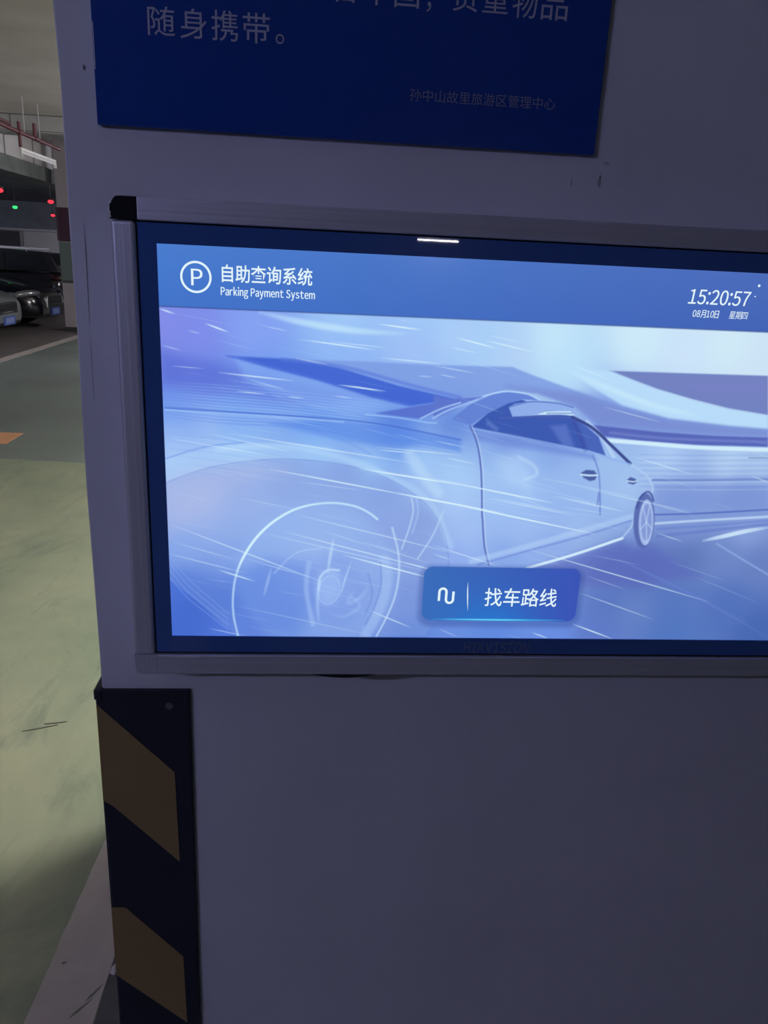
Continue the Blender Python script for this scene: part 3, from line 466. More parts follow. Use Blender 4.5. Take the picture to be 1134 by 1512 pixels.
 ('path',[(175.2,54.4),(174.6,50.8),(173.5,47.4),(171.9,44.4),(169.9,41.8),(167.6,39.8),(165.1,38.6),(162.5,38.2),(160.1,38.5),(157.8,39.7),(155.8,41.6),(154.2,44.1),(153.1,47.1),(152.6,50.5),(152.6,54.1),(153.2,57.6),(154.4,61.0),(156.0,64.0),(158.0,66.6),(160.3,68.5),(162.7,69.7),(165.3,70.1),(167.7,69.8),(170.0,68.6),(172.0,66.8),(173.6,64.3),(174.7,61.3),(175.2,57.9)],(190,210,252),0.5,1.1,1,0),
 ('path',[(152.9,54.7),(154.3,68.4),(162.0,76.7),(173.7,76.9)],(215,232,255),0.6,2.35,2,0),
 ('path',[(167.2,112.0),(164.3,94.1),(162.0,73.1)],(200,218,254),0.6,3.45,2,1),
 ('path',[(186.3,87.1),(180.5,67.3),(176.7,50.4)],(210,226,255),0.55,1.79,1.5,1),
 ('path',[(154.3,69.9),(152.0,45.5),(153.7,17.4)],(190,210,254),0.5,3.45,3,1),
 ('path',[(142.3,84.8),(140.0,54.5),(147.5,14.2)],(170,190,246),0.55,4.83,3,0),
 ('path',[(103.5,78.2),(95.8,46.2)],(176,196,248),0.6,2.76,1.5,1),
 ('path',[(185.3,49.0),(197.1,36.7),(180.4,24.0),(166.0,27.0)],(190,208,252),0.3,3.45,4,1),
 ('path',[(190.8,55.2),(184.2,39.7),(196.8,46.1),(204.8,58.5)],(200,216,252),0.3,3.45,4,1),
 ('path',[(204.2,73.8),(209.5,49.3),(203.2,27.4)],(112,132,214),0.4,2.07,2,0),
 ('path',[(106.3,72.2),(128.3,95.0),(155.8,101.4)],(190,208,250),0.5,1.38,1,0),
 ('path',[(1.4,88.3),(18.3,64.8),(39.7,43.9),(58.8,25.7)],(140,165,240),0.5,0.97,0.8,0),
 ('path',[(1.1,80.6),(18.1,57.6),(39.6,37.2),(58.7,19.5)],(140,165,240),0.5,0.97,0.8,0),
 ('path',[(0.9,72.9),(17.8,50.3),(39.4,30.5),(58.6,13.3)],(140,165,240),0.5,0.97,0.8,0),
 ('path',[(0.6,65.1),(17.6,43.0),(39.3,23.7),(58.6,7.0)],(140,165,240),0.5,0.97,0.8,0),
 ('path',[(41.9,323.0),(62.8,316.0)],(232,245,255),0.95,1.28,0.5,1),
 ('path',[(0.4,334.7),(13.3,330.8)],(232,245,255),0.8,1.28,0.5,1),
 ('path',[(25.6,316.2),(36.7,313.4)],(232,245,255),0.5,0.86,0.5,1),
 ('path',[(0.4,301.6),(18.8,297.3)],(232,245,255),0.5,0.86,0.5,1),
 ('path',[(53.5,277.9),(123.6,272.5)],(232,245,255),0.9,1.07,0.5,1),
 ('path',[(141.0,310.8),(201.4,304.9)],(232,245,255),0.9,1.07,0.5,1),
 ('path',[(158.8,310.8),(212.9,307.3)],(232,245,255),0.6,0.86,0.5,1),
 ('path',[(167.6,270.2),(213.6,265.5)],(232,245,255),0.95,1.28,0.5,1),
 ('path',[(204.2,329.1),(245.6,325.3)],(232,245,255),0.9,1.28,0.5,1),
 ('path',[(208.2,297.5),(266.0,294.0)],(232,245,255),0.7,1.03,0.5,1),
 ('path',[(69.7,260.5),(97.9,258.9)],(232,245,255),0.8,0.86,0.5,1),
 ('path',[(118.6,257.0),(134.2,256.0)],(232,245,255),0.7,0.86,0.5,1),
 ('path',[(164.0,259.1),(181.1,257.6)],(232,245,255),0.6,0.86,0.5,1),
 ('path',[(9.6,282.4),(39.7,281.0)],(232,245,255),0.5,0.86,0.5,1),
 ('path',[(82.6,271.8),(115.9,264.2)],(232,245,255),0.5,0.86,0.5,1),
 ('path',[(125.7,312.0),(171.7,308.3)],(232,245,255),0.5,0.86,0.5,1),
 ('path',[(97.9,322.8),(118.0,319.2)],(232,245,255),0.5,0.86,0.5,1),
 ('path',[(244.4,281.5),(258.9,281.2)],(232,245,255),0.5,0.86,0.5,1),
 ('path',[(125.9,293.9),(156.8,289.4)],(232,245,255),0.6,0.86,0.5,1),
 ('path',[(64.1,218.8),(245.5,194.0)],(232,245,255),0.7,1.03,0.5,1),
 ('path',[(7.1,211.7),(100.6,198.2)],(232,245,255),0.6,0.86,0.5,1),
 ('path',[(43.4,218.1),(121.7,202.1)],(232,245,255),0.5,0.86,0.5,1),
 ('path',[(206.8,209.5),(292.4,203.7)],(232,245,255),0.7,0.86,0.5,1),
 ('path',[(209.6,206.8),(244.9,204.5)],(232,245,255),0.6,1.28,0.5,1),
 ('path',[(191.6,186.9),(294.8,172.7)],(232,245,255),0.95,1.5,0.5,1),
 ('path',[(102.0,184.0),(248.9,159.0)],(232,245,255),0.85,1.28,0.5,1),
 ('path',[(230.8,162.0),(296.5,150.7)],(232,245,255),0.95,1.71,0.5,1),
 ('path',[(132.7,171.4),(192.4,164.5)],(232,245,255),0.5,0.68,0.5,1),
 ('path',[(4.0,123.1),(156.7,63.3)],(232,245,255),0.7,1.03,0.5,1),
 ('path',[(-2.5,92.6),(78.7,71.8)],(232,245,255),0.6,0.86,0.5,1),
 ('path',[(6.0,104.4),(67.9,86.5)],(232,245,255),0.5,0.77,0.5,1),
 ('path',[(49.9,74.9),(86.1,63.1)],(232,245,255),0.85,1.28,0.5,1),
 ('path',[(95.3,116.4),(263.7,77.8)],(232,245,255),0.55,0.77,0.5,1),
 ('path',[(117.1,118.3),(286.8,75.1)],(232,245,255),0.7,1.07,0.5,1),
 ('path',[(178.2,93.8),(278.7,67.3)],(232,245,255),0.9,1.37,0.5,1),
 ('path',[(194.4,109.6),(266.0,86.9)],(232,245,255),0.6,0.77,0.5,1),
 ('path',[(127.8,137.3),(300.7,96.6)],(232,245,255),0.6,0.94,0.5,1),
 ('path',[(243.2,86.5),(275.1,78.0)],(232,245,255),0.7,1.07,0.5,1),
 ('path',[(81.5,86.7),(139.7,69.7)],(232,245,255),0.5,0.86,0.5,1),
 ('path',[(208.8,30.6),(253.2,11.5)],(232,245,255),0.7,1.28,0.5,1),
 ('path',[(67.3,35.1),(210.0,2.1)],(232,245,255),0.45,0.68,0.5,1),
 ('path',[(39.0,8.4),(75.4,0.2)],(232,245,255),0.6,0.86,0.5,1),
 ('path',[(73.9,153.1),(138.6,140.4)],(232,245,255),0.4,0.68,0.5,1),
 ('path',[(155.4,120.5),(205.8,103.8)],(232,245,255),0.5,0.64,0.5,1),
 ('path',[(279.6,319.4),(318.4,311.1)],(232,245,255),0.95,1.11,0.5,1),
 ('path',[(309.1,317.7),(355.1,309.1)],(232,245,255),0.85,0.94,0.5,1),
 ('path',[(273.6,310.2),(301.5,305.6)],(232,245,255),0.6,0.77,0.5,1),
 ('path',[(311.6,322.9),(344.1,316.9)],(232,245,255),0.5,0.68,0.5,1),
 ('path',[(393.1,299.4),(443.3,281.5)],(232,245,255),0.5,0.86,0.5,1),
 ('path',[(433.0,257.5),(494.8,243.9)],(232,245,255),0.6,0.77,0.5,1),
 ('path',[(265.4,283.8),(283.0,281.0)],(232,245,255),0.6,0.77,0.5,1),
 ('path',[(259.0,292.1),(300.2,286.2)],(232,245,255),0.6,0.86,0.5,1),
 ('path',[(266.6,178.1),(393.2,155.3)],(232,245,255),0.9,1.11,0.5,1),
 ('path',[(268.0,156.2),(343.0,142.9)],(232,245,255),0.85,1.11,0.5,1),
 ('path',[(277.1,200.8),(307.7,194.9)],(232,245,255),0.7,0.77,0.5,1),
 ('path',[(263.9,217.8),(297.3,211.8)],(232,245,255),0.6,0.77,0.5,1),
 ('path',[(329.1,159.9),(418.2,144.0)],(232,245,255),0.6,0.68,0.5,1),
 ('path',[(376.2,182.5),(485.3,163.0)],(232,245,255),0.5,0.68,0.5,1),
 ('path',[(472.5,207.0),(538.3,189.9)],(232,245,255),0.6,0.94,0.5,1),
 ('path',[(404.7,151.4),(456.1,144.8)],(232,245,255),0.4,0.64,0.5,1),
 ('path',[(390.8,162.9),(468.4,148.0)],(232,245,255),0.6,0.77,0.5,1),
 ('path',[(602.5,190.0),(621.2,183.8)],(232,245,255),0.7,0.77,0.5,1),
 ('path',[(499.0,156.8),(545.8,146.8)],(232,245,255),0.5,0.68,0.5,1),
 ('path',[(340.8,165.8),(385.9,151.0)],(232,245,255),0.5,0.6,0.5,1),
 ('path',[(268.0,155.9),(441.6,122.6)],(232,245,255),0.95,1.45,0.5,1),
 ('path',[(323.0,159.1),(418.4,142.4)],(232,245,255),0.7,0.77,0.5,1),
 ('path',[(312.8,170.2),(391.6,156.3)],(232,245,255),0.6,0.77,0.5,1),
 ('path',[(397.0,163.5),(468.4,148.4)],(232,245,255),0.6,0.77,0.5,1),
 ('path',[(420.9,172.9),(542.1,149.4)],(232,245,255),0.6,0.77,0.5,1),
 ('path',[(375.3,103.1),(579.9,46.6)],(232,245,255),0.9,0.94,0.5,1),
 ('path',[(432.3,55.5),(521.3,24.2)],(232,245,255),0.7,0.86,0.5,1),
 ('path',[(430.4,17.9),(478.4,0.1)],(232,245,255),0.9,1.28,0.5,1),
 ('path',[(387.1,6.8),(405.3,0.2)],(232,245,255),0.8,1.07,0.5,1),
 ('path',[(271.3,106.7),(342.2,83.8)],(232,245,255),0.7,0.86,0.5,1),
 ('path',[(271.9,96.9),(291.1,90.6)],(232,245,255),0.6,0.86,0.5,1),
 ('path',[(510.5,124.7),(539.6,115.9)],(232,245,255),0.7,0.77,0.5,1),
 ('path',[(443.1,98.3),(496.5,88.4)],(232,245,255),0.4,0.64,0.5,1),
 ('path',[(439.7,74.5),(484.3,59.7)],(232,245,255),0.5,0.64,0.5,1),
 ('path',[(528.6,93.1),(599.2,70.1)],(232,245,255),0.3,0.6,0.5,1),
 ('path',[(557.9,76.4),(637.7,45.9)],(232,245,255),0.3,0.6,0.5,1),
 ('path',[(284.1,10.1),(304.1,1.4)],(232,245,255),0.5,0.86,0.5,1),
]

def smooth01(t): t = np.clip(t, 0, 1); return t*t*(3-2*t)
def seg_dist(X, Z, a, b):
    dx, dz = b[0]-a[0], b[1]-a[1]; L = dx*dx+dz*dz+1e-9
    t = np.clip(((X-a[0])*dx+(Z-a[1])*dz)/L, 0, 1)
    return np.hypot(X-a[0]-t*dx, Z-a[1]-t*dz), t
def paint_screen():
    NX, NZ = 930, 523
    xs = np.linspace(0, 697, NX); zs = np.linspace(0, 392, NZ)
    B = np.array(BASE, float)
    gx, gz = np.meshgrid(np.linspace(0, 697, 140), np.linspace(0, 392, 79))
    d2 = (gx[..., None]-B[:, 0])**2+(gz[..., None]-B[:, 1])**2
    wgt = 1/(d2+420)**1.9
    low = (wgt[..., None]*B[:, 2:]).sum(2)/wgt.sum(2)[..., None]
    X, Z = np.meshgrid(xs, zs)
    fx = X/697*139; fz = Z/392*78; ix = np.minimum(fx.astype(int), 138); iz = np.minimum(fz.astype(int), 77); ax = (fx-ix)[..., None]; az = (fz-iz)[..., None]
    img = (low[iz, ix]*(1-ax)+low[iz, ix+1]*ax)*(1-az)+(low[iz+1, ix]*(1-ax)+low[iz+1, ix+1]*ax)*az
    def win(x0, x1, z0, z1):
        i0 = max(0, int(np.searchsorted(xs, x0))-1); i1 = min(NX, int(np.searchsorted(xs, x1))+1)
        j0 = max(0, int(np.searchsorted(zs, z0))-1); j1 = min(NZ, int(np.searchsorted(zs, z1))+1)
        return slice(j0, j1), slice(i0, i1)
    def blend(sl, a, c):
        img[sl] = img[sl]*(1-a[..., None])+np.array(c, float)*a[..., None]
    def poly(pts, c, a, soft):
        P = np.array(pts, float); m = soft+1
        sl = win(P[:, 0].min()-m, P[:, 0].max()+m, P[:, 1].min()-m, P[:, 1].max()+m); x, z = X[sl], Z[sl]
        if x.size == 0: return
        ins = np.zeros(x.shape, bool); dist = np.full(x.shape, 1e9); n = len(P)
        for i in range(n):
            p, q = P[i], P[(i+1) % n]
            d, _ = seg_dist(x, z, p, q); dist = np.minimum(dist, d)
            cr = ((p[1] > z) != (q[1] > z)) & (x < (q[0]-p[0])*(z-p[1])/((q[1]-p[1]) or 1e-9)+p[0]); ins ^= cr
        sd = np.where(ins, dist, -dist)
        blend(sl, a*smooth01(.5+sd/(2*soft)), c)
    def path(pts, c, a, wd, soft, taper):
        P = np.array(pts, float); m = wd+soft+1
        if len(P) > 2:                                     # round the bends
            Q = np.vstack([2*P[0]-P[1], P, 2*P[-1]-P[-2]]); o = []
            for i in range(1, len(Q)-2):
                for u in np.arange(0, 1, .2):
                    a0, a1, a2, a3 = Q[i-1:i+3]; o.append(.5*(2*a1+(a2-a0)*u+(2*a0-5*a1+4*a2-a3)*u*u+(3*a1-a0-3*a2+a3)*u**3))
            P = np.array(o+[Q[-2]])
        sl = win(P[:, 0].min()-m, P[:, 0].max()+m, P[:, 1].min()-m, P[:, 1].max()+m); x, z = X[sl], Z[sl]
        if x.size == 0: return
        best = np.full(x.shape, 1e9); tt = np.zeros(x.shape); n = len(P)-1
        for i in range(n):
            d, t = seg_dist(x, z, P[i], P[i+1]); k = d < best; best = np.where(k, d, best); tt = np.where(k, (i+t)/n, tt)
        hw = np.full(x.shape, wd/2); al = np.full(x.shape, float(a))
        if taper:
            e = np.sin(np.pi*np.clip(tt, .02, .98))**.6; hw = hw*(.35+.65*e); al = al*(.25+.75*e)
        blend(sl, al*smooth01(.5+(hw-best)/(soft+.5)), c)
    r2 = random.Random(11)
    for s in ART:
        if s[0] == 'poly': poly(*s[1:])
        else: path(*s[1:])
    for k in range(170):                                   # fine drizzle of speed streaks
        x = r2.uniform(0, 690); z = r2.uniform(0, 335); L = r2.uniform(12, 70); sl_ = -r2.uniform(.12, .30)
        if x > 300 and z > 240: continue
        if x > 420 and r2.random() < .75: continue
        path([(x, z), (x+L, z+L*sl_)], (214, 230, 255), r2.uniform(.12, .45), r2.uniform(.25, .6), .5, 1)
    img *= np.array((.955, 1.01, .99))
    # header bar and button
    h = 337.0
    sl = win(-1, 700, h, 393); t = np.clip(X[sl]/697, 0, 1)[..., None]; v = np.clip((Z[sl]-h)/55, 0, 1)[..., None]
    head = np.array((66, 116, 202.))*(1-t)+np.array((68, 96, 178.))*t+v*np.array((8, 8, 4.))
    a = (np.clip((Z[sl]-h)/.8, 0, 1))[..., None]; img[sl] = img[sl]*(1-a)+head*a
    path([(0, h), (697, h)], (44, 66, 128), .8, 1.0, .4, 0)
    x0, x1, z0, z1, rd = 263.5, 433.0, 20.6, 82.8, 10.0
    def rr(x, z, g=0): 
        qx = np.abs(x-(x0+x1)/2)-(x1-x0)/2+rd; qz = np.abs(z-(z0+z1)/2)-(z1-z0)/2+rd
        return np.hypot(np.maximum(qx, 0), np.maximum(qz, 0))+np.minimum(np.maximum(qx, qz), 0)-rd-g
    sl = win(x0-14, x1+14, z0-16, z1+12); x, z = X[sl], Z[sl]
    blend(sl, .40*smooth01(1-(rr(x, z+3))/9)*(rr(x, z+3) < 9), (50, 76, 150))
    s_ = rr(x, z); u = np.clip((x-x0)/(x1-x0), 0, 1)[..., None]; vv = np.clip((z-z0)/(z1-z0), 0, 1)[..., None]
    bc = np.array((58, 108, 186.))*(1-u)+np.array((58, 84, 182.))*u
    g = np.exp(-((u-.45)/.28)**2)*(1-vv)**1.6; bc = bc*(1-.55*g)+np.array((28, 132, 222.))*.55*g
    a = np.clip(.5-s_/.9, 0, 1)[..., None]; img[sl] = img[sl]*(1-a)+bc*a
    path([(276, 22.0), (345, 21.8), (420, 22.0)], (70, 196, 240), .95, 1.8, .8, 1)
    path([(290, 22.0), (345, 21.8), (380, 22.0)], (120, 226, 250), .8, 1.2, .8, 1)
    c = np.clip(img/255, 0, 1); lin = np.where(c <= .04045, c/12.92, ((c+.055)/1.055)**2.4)
    co = np.zeros((NZ, NX, 3)); co[..., 0] = X/1000+SX; co[..., 1] = -.0448; co[..., 2] = Z/1000+SZ
    idx = np.arange(NX*NZ).reshape(NZ, NX)
    f = np.stack([idx[:-1, :-1], idx[:-1, 1:], idx[1:, 1:], idx[1:, :-1]], -1).reshape(-1, 4)
    me = bpy.data.meshes.new('screen'); nf = len(f)
    me.vertices.add(NX*NZ); me.vertices.foreach_set('co', co.ravel())
    me.loops.add(nf*4); me.loops.foreach_set('vertex_index', f.ravel().astype(np.int32))
    me.polygons.add(nf); me.polygons.foreach_set('loop_start', np.arange(0, nf*4, 4, dtype=np.int32)); me.polygons.foreach_set('loop_total', np.full(nf, 4, np.int32))
    me.update(); me.validate()
    at = me.color_attributes.new('picture', 'FLOAT_COLOR', 'POINT')
    rgba = np.ones((NX*NZ, 4), np.float32); rgba[:, :3] = lin.reshape(-1, 3); at.data.foreach_set('color', rgba.ravel())
    m = bpy.data.materials.new('lit_screen'); m.use_nodes = True; nt = m.node_tree; b = nt.nodes['Principled BSDF']
    b.inputs['Base Color'].default_value = (.004, .004, .006, 1); b.inputs['Roughness'].default_value = .12
    an = nt.nodes.new('ShaderNodeAttribute'); an.attribute_name = 'picture'
    nt.links.new(an.outputs['Color'], b.inputs['Emission Color']); b.inputs['Emission Strength'].default_value = SCREEN_GAIN
    return link('screen', me, m)
SCREEN_GAIN = 1.0
scr = under(paint_screen(), ds); scr['label'] = 'lit screen with a blue header bar and speeding car'
M_UI = emis('white_screen_lettering', srgb((226, 244, 250)), 1.0)
def ui(o): o.parent = scr; o.matrix_parent_inverse = Matrix.Identity(4); o.location = -Vector(ds.location)+Vector(ds.location); return o
def sui(name, body, x0, x1, z0, z1, **k):
    return ui(text(name, body, SX+x0/1e3, SX+x1/1e3, SZ+z0/1e3, SZ+z1/1e3, -.04495, M_UI, **k))
def slat(name, body, x0, x1, z0, z1, **k):
    return ui(latin(name, body, SX+x0/1e3, SX+x1/1e3, SZ+z0/1e3, SZ+z1/1e3, -.04495, M_UI, **k))
def flatband(name, pts, wd, closed=False):
    P = [Vector(p) for p in pts]; n = len(P); L, Rr = [], []
    for i in range(n):
        a = P[i-1] if (i or closed) else P[i]; b = P[(i+1) % n] if (i < n-1 or closed) else P[i]
        t = (b-a).normalized(); nn = Vector((-t.y, t.x))*wd/2; L.append(P[i]+nn); Rr.append(P[i]-nn)
    bm = bmesh.new(); f = lambda p: bm.verts.new((SX+p.x/1e3, -.04495, SZ+p.y/1e3))
    lv = [f(p) for p in L]; rv = [f(p) for p in Rr]
    for i in range(n if closed else n-1): j = (i+1) % n; bm.faces.new((lv[i], rv[i], rv[j], lv[j]))
    return ui(build(name, bm, M_UI))
flatband('parking_badge_ring', [(34.1+13.2*math.cos(2*math.pi*i/48), 364.4+13.2*math.sin(2*math.pi*i/48)) for i in range(48)], 2.0, True)
slat('parking_badge_letter', 'P', 29.7, 40.2, 357.0, 371.6, heavy=1)
sui('title_lettering', '自助查询系统', 57.6, 140.6, 361.0, 376.8, bold=.012)
slat('subtitle_lettering', 'Parking Payment System', 56.4, 143.3, 346.9, 357.2, heavy=2)
slat('clock_lettering', '15:20:57', 503.5, 565.8, 360.6, 374.6, shear=.10, heavy=1)
slat('date_lettering', '08月10日', 510.0, 536.8, 348.0, 355.4, shear=.08, gap=.10, heavy=1)
slat('weekday_lettering', '星期四', 547.2, 566.2, 348.2, 355.6, shear=.08, gap=.06)
sui('button_lettering', '找车路线', 330.6, 409.8, 37.9, 59.3, bold=.006)
sq = [(281.2, 43.5), (281.2, 52)]+[(285.0-3.8*math.cos(math.pi*k/10), 54+3.8*math.sin(math.pi*k/10)) for k in range(11)]+[(288.8, 50), (288.8, 46)]+[(292.6-3.8*math.cos(math.pi*k/10), 45-3.8*math.sin(math.pi*k/10)) for k in range(11)]+[(296.4, 47), (296.4, 54.5)]
flatband('route_symbol', sq, 2.6)
bmd = bmesh.new(); dv = [(311.0, 66), (311.9, 57), (312.6, 49), (313.1, 41), (313.6, 31.5), (312.2, 41), (311.4, 49), (310.9, 57)]
bmd.faces.new([bmd.verts.new((SX+a/1e3, -.04495, SZ+b/1e3)) for a, b in dv]); ui(build('divider', bmd, M_UI))
for (a, b, r_) in ((572.2, 380.4, 1.3), (570.1, 370.2, .7)):
    flatband('status_dot', [(a+r_/2*math.cos(k*math.pi/5), b+r_/2*math.sin(k*math.pi/5)) for k in range(10)], r_, True)

# ---------------------------------------------------------------- striped corner guard
gd = tag(empty('corner_guard', (-.0935, 0, 0)), 'black rubber corner guard with dull yellow stripes on the pillar edge', 'corner guard')
M_RUB = mat('black_rubber', (.010, .013, .034), .55, noise=.2, nscale=12); M_YEL = mat('dull_yellow_film', (.27, .18, .085), .45, noise=.08, nscale=10)
gx, gt, gw, gh = -.0965, .006, .009, 1.0265
prof = [(gx+.0035, -gt), (gw-.002, -gt), (gw, -gt+.003), (gw, -.0003), (-.092, -.0003), (-.092, .1), (gx, .1), (gx, -gt+.0035), (gx+.001, -gt+.001)]
under(build('body', prism(bmesh.new(), prof, 'z', .012, gh), M_RUB), gd)
under(box('lip', M_RUB, gx-.0012, -.088, -gt-.001, .1, gh-.012, gh+.0015, bev=.002), gd)
for k in range(4):
    z = 1.0095-k*.2888; hL, hR, xR = (.130, .129, -.0105)
    pts = [(gx+.0012, z), (xR-.0005, z-.091), (xR+.0012, z-.091-hR), (-.0846, z-.1375), (gx+.0012, z-hL)] if k == 0 else \
          [(gx+.0012, z), (-.0780, z), (-.0097, z-.0805), (-.0080, z-.1930), (gx+.0012, z-.108)]
    if z-.2 < 0: continue
    under(build('yellow_stripe', prism(bmesh.new(), pts, 'y', -gt-.0007, -gt+.0005), M_YEL), gd)
    p2 = [(.004, z), (.085, z-.091), (.085, z-.22), (.004, z-.13)]
    under(build('yellow_stripe', prism(bmesh.new(), p2, 'x', gx-.0006, gx+.0005), M_YEL), gd)
bmsc = bmesh.new(); tube(bmsc, (-.0141, -gt-.0012, 1.0074), (-.0141, -gt+.001, 1.0074), .0042, 16, .0046); tube(bmsc, (-.0141, -gt-.0016, 1.0074), (-.0141, -gt-.001, 1.0074), .0022, 10)
under(build('screw', bmsc, mat('screw_cap', (.10, .10, .14), .4)), gd)

# scrap of paper by the pillar foot
bms = bmesh.new(); vs_ = [bms.verts.new(p) for p in ((-.2795, .546, .003), (-.268, .541, .003), (-.264, .556, .007), (-.269, .566, .012), (-.277, .559, .008), (-.272, .553, .014))]
for t in ((0, 1, 5), (1, 2, 5), (2, 3, 5), (3, 4, 5), (4, 0, 5)): bms.faces.new([vs_[i] for i in t])
bmesh.ops.solidify(bms, geom=bms.faces[:], thickness=.0012)
tag(build('paper_scrap', bms, mat('white_paper', (.93, .9, .92), .8)), 'small crumpled white scrap of paper on the floor by the striped guard', 'litter')

# ---------------------------------------------------------------- far pillar
fc = tag(box('column', mat('pillar_pale_paint', (.25, .225, .245), .7, noise=.06, nscale=3), -4.65, -4.0, 14.65, 15.25, 0, ZC, bev=.01), 'distant pillar with a green band beside the black sedan', kind='structure')
box('green_band', mat('pillar_green_paint', (.085, .11, .11), .6), -4.653, -3.997, 14.647, 15.253, .93, 1.6, fc)
box('dark_band', mat('pillar_dark_paint', (.03, .03, .035), .6), -4.654, -3.996, 14.646, 15.254, .885, .93, fc)
box('skirting', MATS['pillar_dark_paint'], -4.656, -3.994, 14.644, 15.256, 0, .09, fc)
hb = tag(empty('zone_plate', (-4.3, 14.65, 1.62)), 'dark maroon plate fixed to the distant pillar above its green band', 'plate')
under(box('plate_panel', mat('maroon_enamel', (.045, .018, .035), .4), -4.66, -3.99, 14.60, 14.642, 1.62, 2.19, bev=.006), hb)
under(box('plate_rim', mat('plate_rim_grey', (.06, .04, .05), .4), -4.655, -4.62, 14.592, 14.602, 1.63, 2.18), hb)

# ---------------------------------------------------------------- duct, pipes
dt = tag(empty('ventilation_duct', (-5.1, 12, 2.87)), 'white sheet metal air duct running above the bay beam', 'duct')
M_DUCT = mat('white_duct_sheet', (.62, .59, .60), .5, noise=.06, nscale=2)
for a, b in ((6.2, 9.6), (9.6, 11.2), (11.2, 13.1), (13.1, 14.4), (14.4, 15.43), (15.43, 16.6), (16.6, 18.4), (18.4, 20.6)):
    under(box('duct_section', M_DUCT, -5.3, -4.9, a+.008, b-.008, 2.87, 3.30, bev=.012), dt)
    under(box('flange', mat('duct_flange_grey', (.25, .25, .26), .5), -5.31, -4.888, b-.014, b+.014, 2.86, 3.31), dt)
pp = tag(empty('sprinkler_pipe', (-3.9, 10.9, 2.9)), 'dark red sprinkler pipe running along the aisle below the ceiling', 'pipe')
M_RED = mat('dark_red_pipe_paint', (.10, .022, .035), .45)
bmp = bmesh.new(); tube(bmp, (-3.9, 5.5, 2.955), (-3.9, 12.6, 2.93), .026); under(build('main_pipe', bmp, M_RED, smooth=False), pp)
bmp = bmesh.new(); tube(bmp, (-3.9, 10.93, 3.06), (-3.9, 10.93, 2.755), .022); under(build('drop_pipe', bmp, M_RED), pp)
bmp = bmesh.new(); tube(bmp, (-3.9, 11.53, 3.13), (-3.9, 11.53, 2.94), .026); under(build('drop_pipe', bmp, M_RED), pp)
bmp = bmesh.new(); tube(bmp, (-3.9, 8.5, 3.00), (-3.9, 10.6, 2.99), .02); under(build('branch_pipe', bmp, M_RED), pp)
for y in (10.93, 11.53, 9.2):
    bmp = bmesh.new(); tube(bmp, (-3.9, y-.05, 2.94), (-3.9, y+.05, 2.94), .036); under(build('coupling', bmp, M_RED), pp)
    bmp = bmesh.new(); tube(bmp, (-3.9, y+.2, 2.95), (-3.9, y+.2, ZC), .006, 8); under(build('hanger_rod', bmp, mat('galvanised_steel', (.4, .4, .42), .5, .6)), pp)
bmp = bmesh.new(); tube(bmp, (-12, YF-.12, 1.95), (-6.7, YF-.12, 1.95), .035); po = tag(build('wall_pipe', bmp, mat('grey_pipe', (.55, .54, .6), .5)), 'pale pipe running along the far white wall', 'pipe')

# ---------------------------------------------------------------- lamps
LAB = ['tube lamp over the aisle to the right of the screen pillar', 'tube lamp further down the aisle before the concrete beam', 'tube lamp past the concrete beam at the aisle end',
       'unseen tube lamp added to brighten the parking bays', 'unseen dim tube lamp, tinted blue to colour the pier front', 'tube lamp far behind, mirrored in the screen bezel']
M_HOUS = mat('white_lamp_housing', (.7, .7, .7), .5)
def lamp(p, ax, rad, colr, label, hang=True, L=1.2, drop=.04):
    ztop = 2.72 if p[0] < -5.4 else ZC
    root = tag(empty('tube_lamp', p, 0 if ax == 'y' else -math.pi/2), label, 'lamp', 'fluorescent tube lamps of the garage')
    b = bx(bmesh.new(), -.018, .018, -L/2, L/2, .02, .055, .006); build('housing', b, M_HOUS, root)
    b = tube(bmesh.new(), (0, -L/2+.03, -drop), (0, L/2-.03, -drop), .016, 12); build('tube', b, emis('tube_%g_%g_%g' % (rad, *colr[:2]), colr, rad), root)
    for s in (-1, 1):
        b = bx(bmesh.new(), -.018, .018, s*(L/2-.015)-.015, s*(L/2-.015)+.015, -.06, .03); build('end_cap', b, M_HOUS, root)
        if hang: b = tube(bmesh.new(), (0, s*L*.4, .06), (0, s*L*.4, ztop-p[2]-.003), .004, 6); build('suspension_rod', b, MATS['galvanised_steel'], root)
    return root
for (p, ax, rad, c), lab in zip(LAMPS, LAB): lamp(p, ax, rad, c, lab)
lamp((-3.9, 11.62, 2.695), 'y', .42, (.9, .85, .88), 'slim pale tube lamp hanging just below the red sprinkler pipe', False, 1.42, 0)

def indicator(p, c, name, label):
    root = tag(empty('bay_indicator', p), label, 'indicator lamp', 'hanging bay indicator lamps')
    b = bmesh.new(); bmesh.ops.create_uvsphere(b, u_segments=16, v_segments=8, radius=1); bmesh.ops.transform(b, matrix=Matrix.Diagonal((.055, .055, .035, 1)), verts=b.verts)
    build('lens', b, emis('indicator_'+name, c, 1.0), root, True)
    b = bx(bmesh.new(), -.05, .05, -.05, .05, .03, .06, .01); build('housing', b, mat('indicator_housing', (.05, .05, .06), .5), root)
    b = tube(bmesh.new(), (0, 0, .05), (0, 0, 2.72-p[2]), .008, 8); build('stem', b, MATS['indicator_housing'], root)
RED, GRN = (1.6, .06, .10), (.06, 1.3, .28)
indicator((-4.97+.0, 12.93, 2.32), RED, 'red', 'red bay indicator lamp hanging over the silver car')
indicator((-5.02, 15.53, 2.32), RED, 'red', 'red bay indicator lamp hanging over the black sedan')
indicator((-6.79, 18.62, 2.32), GRN, 'green', 'green bay indicator lamp hanging among the dark bays')
indicator((-7.13, 22.29, 2.32), RED, 'red', 'red bay indicator lamp hanging in the deepest bays')

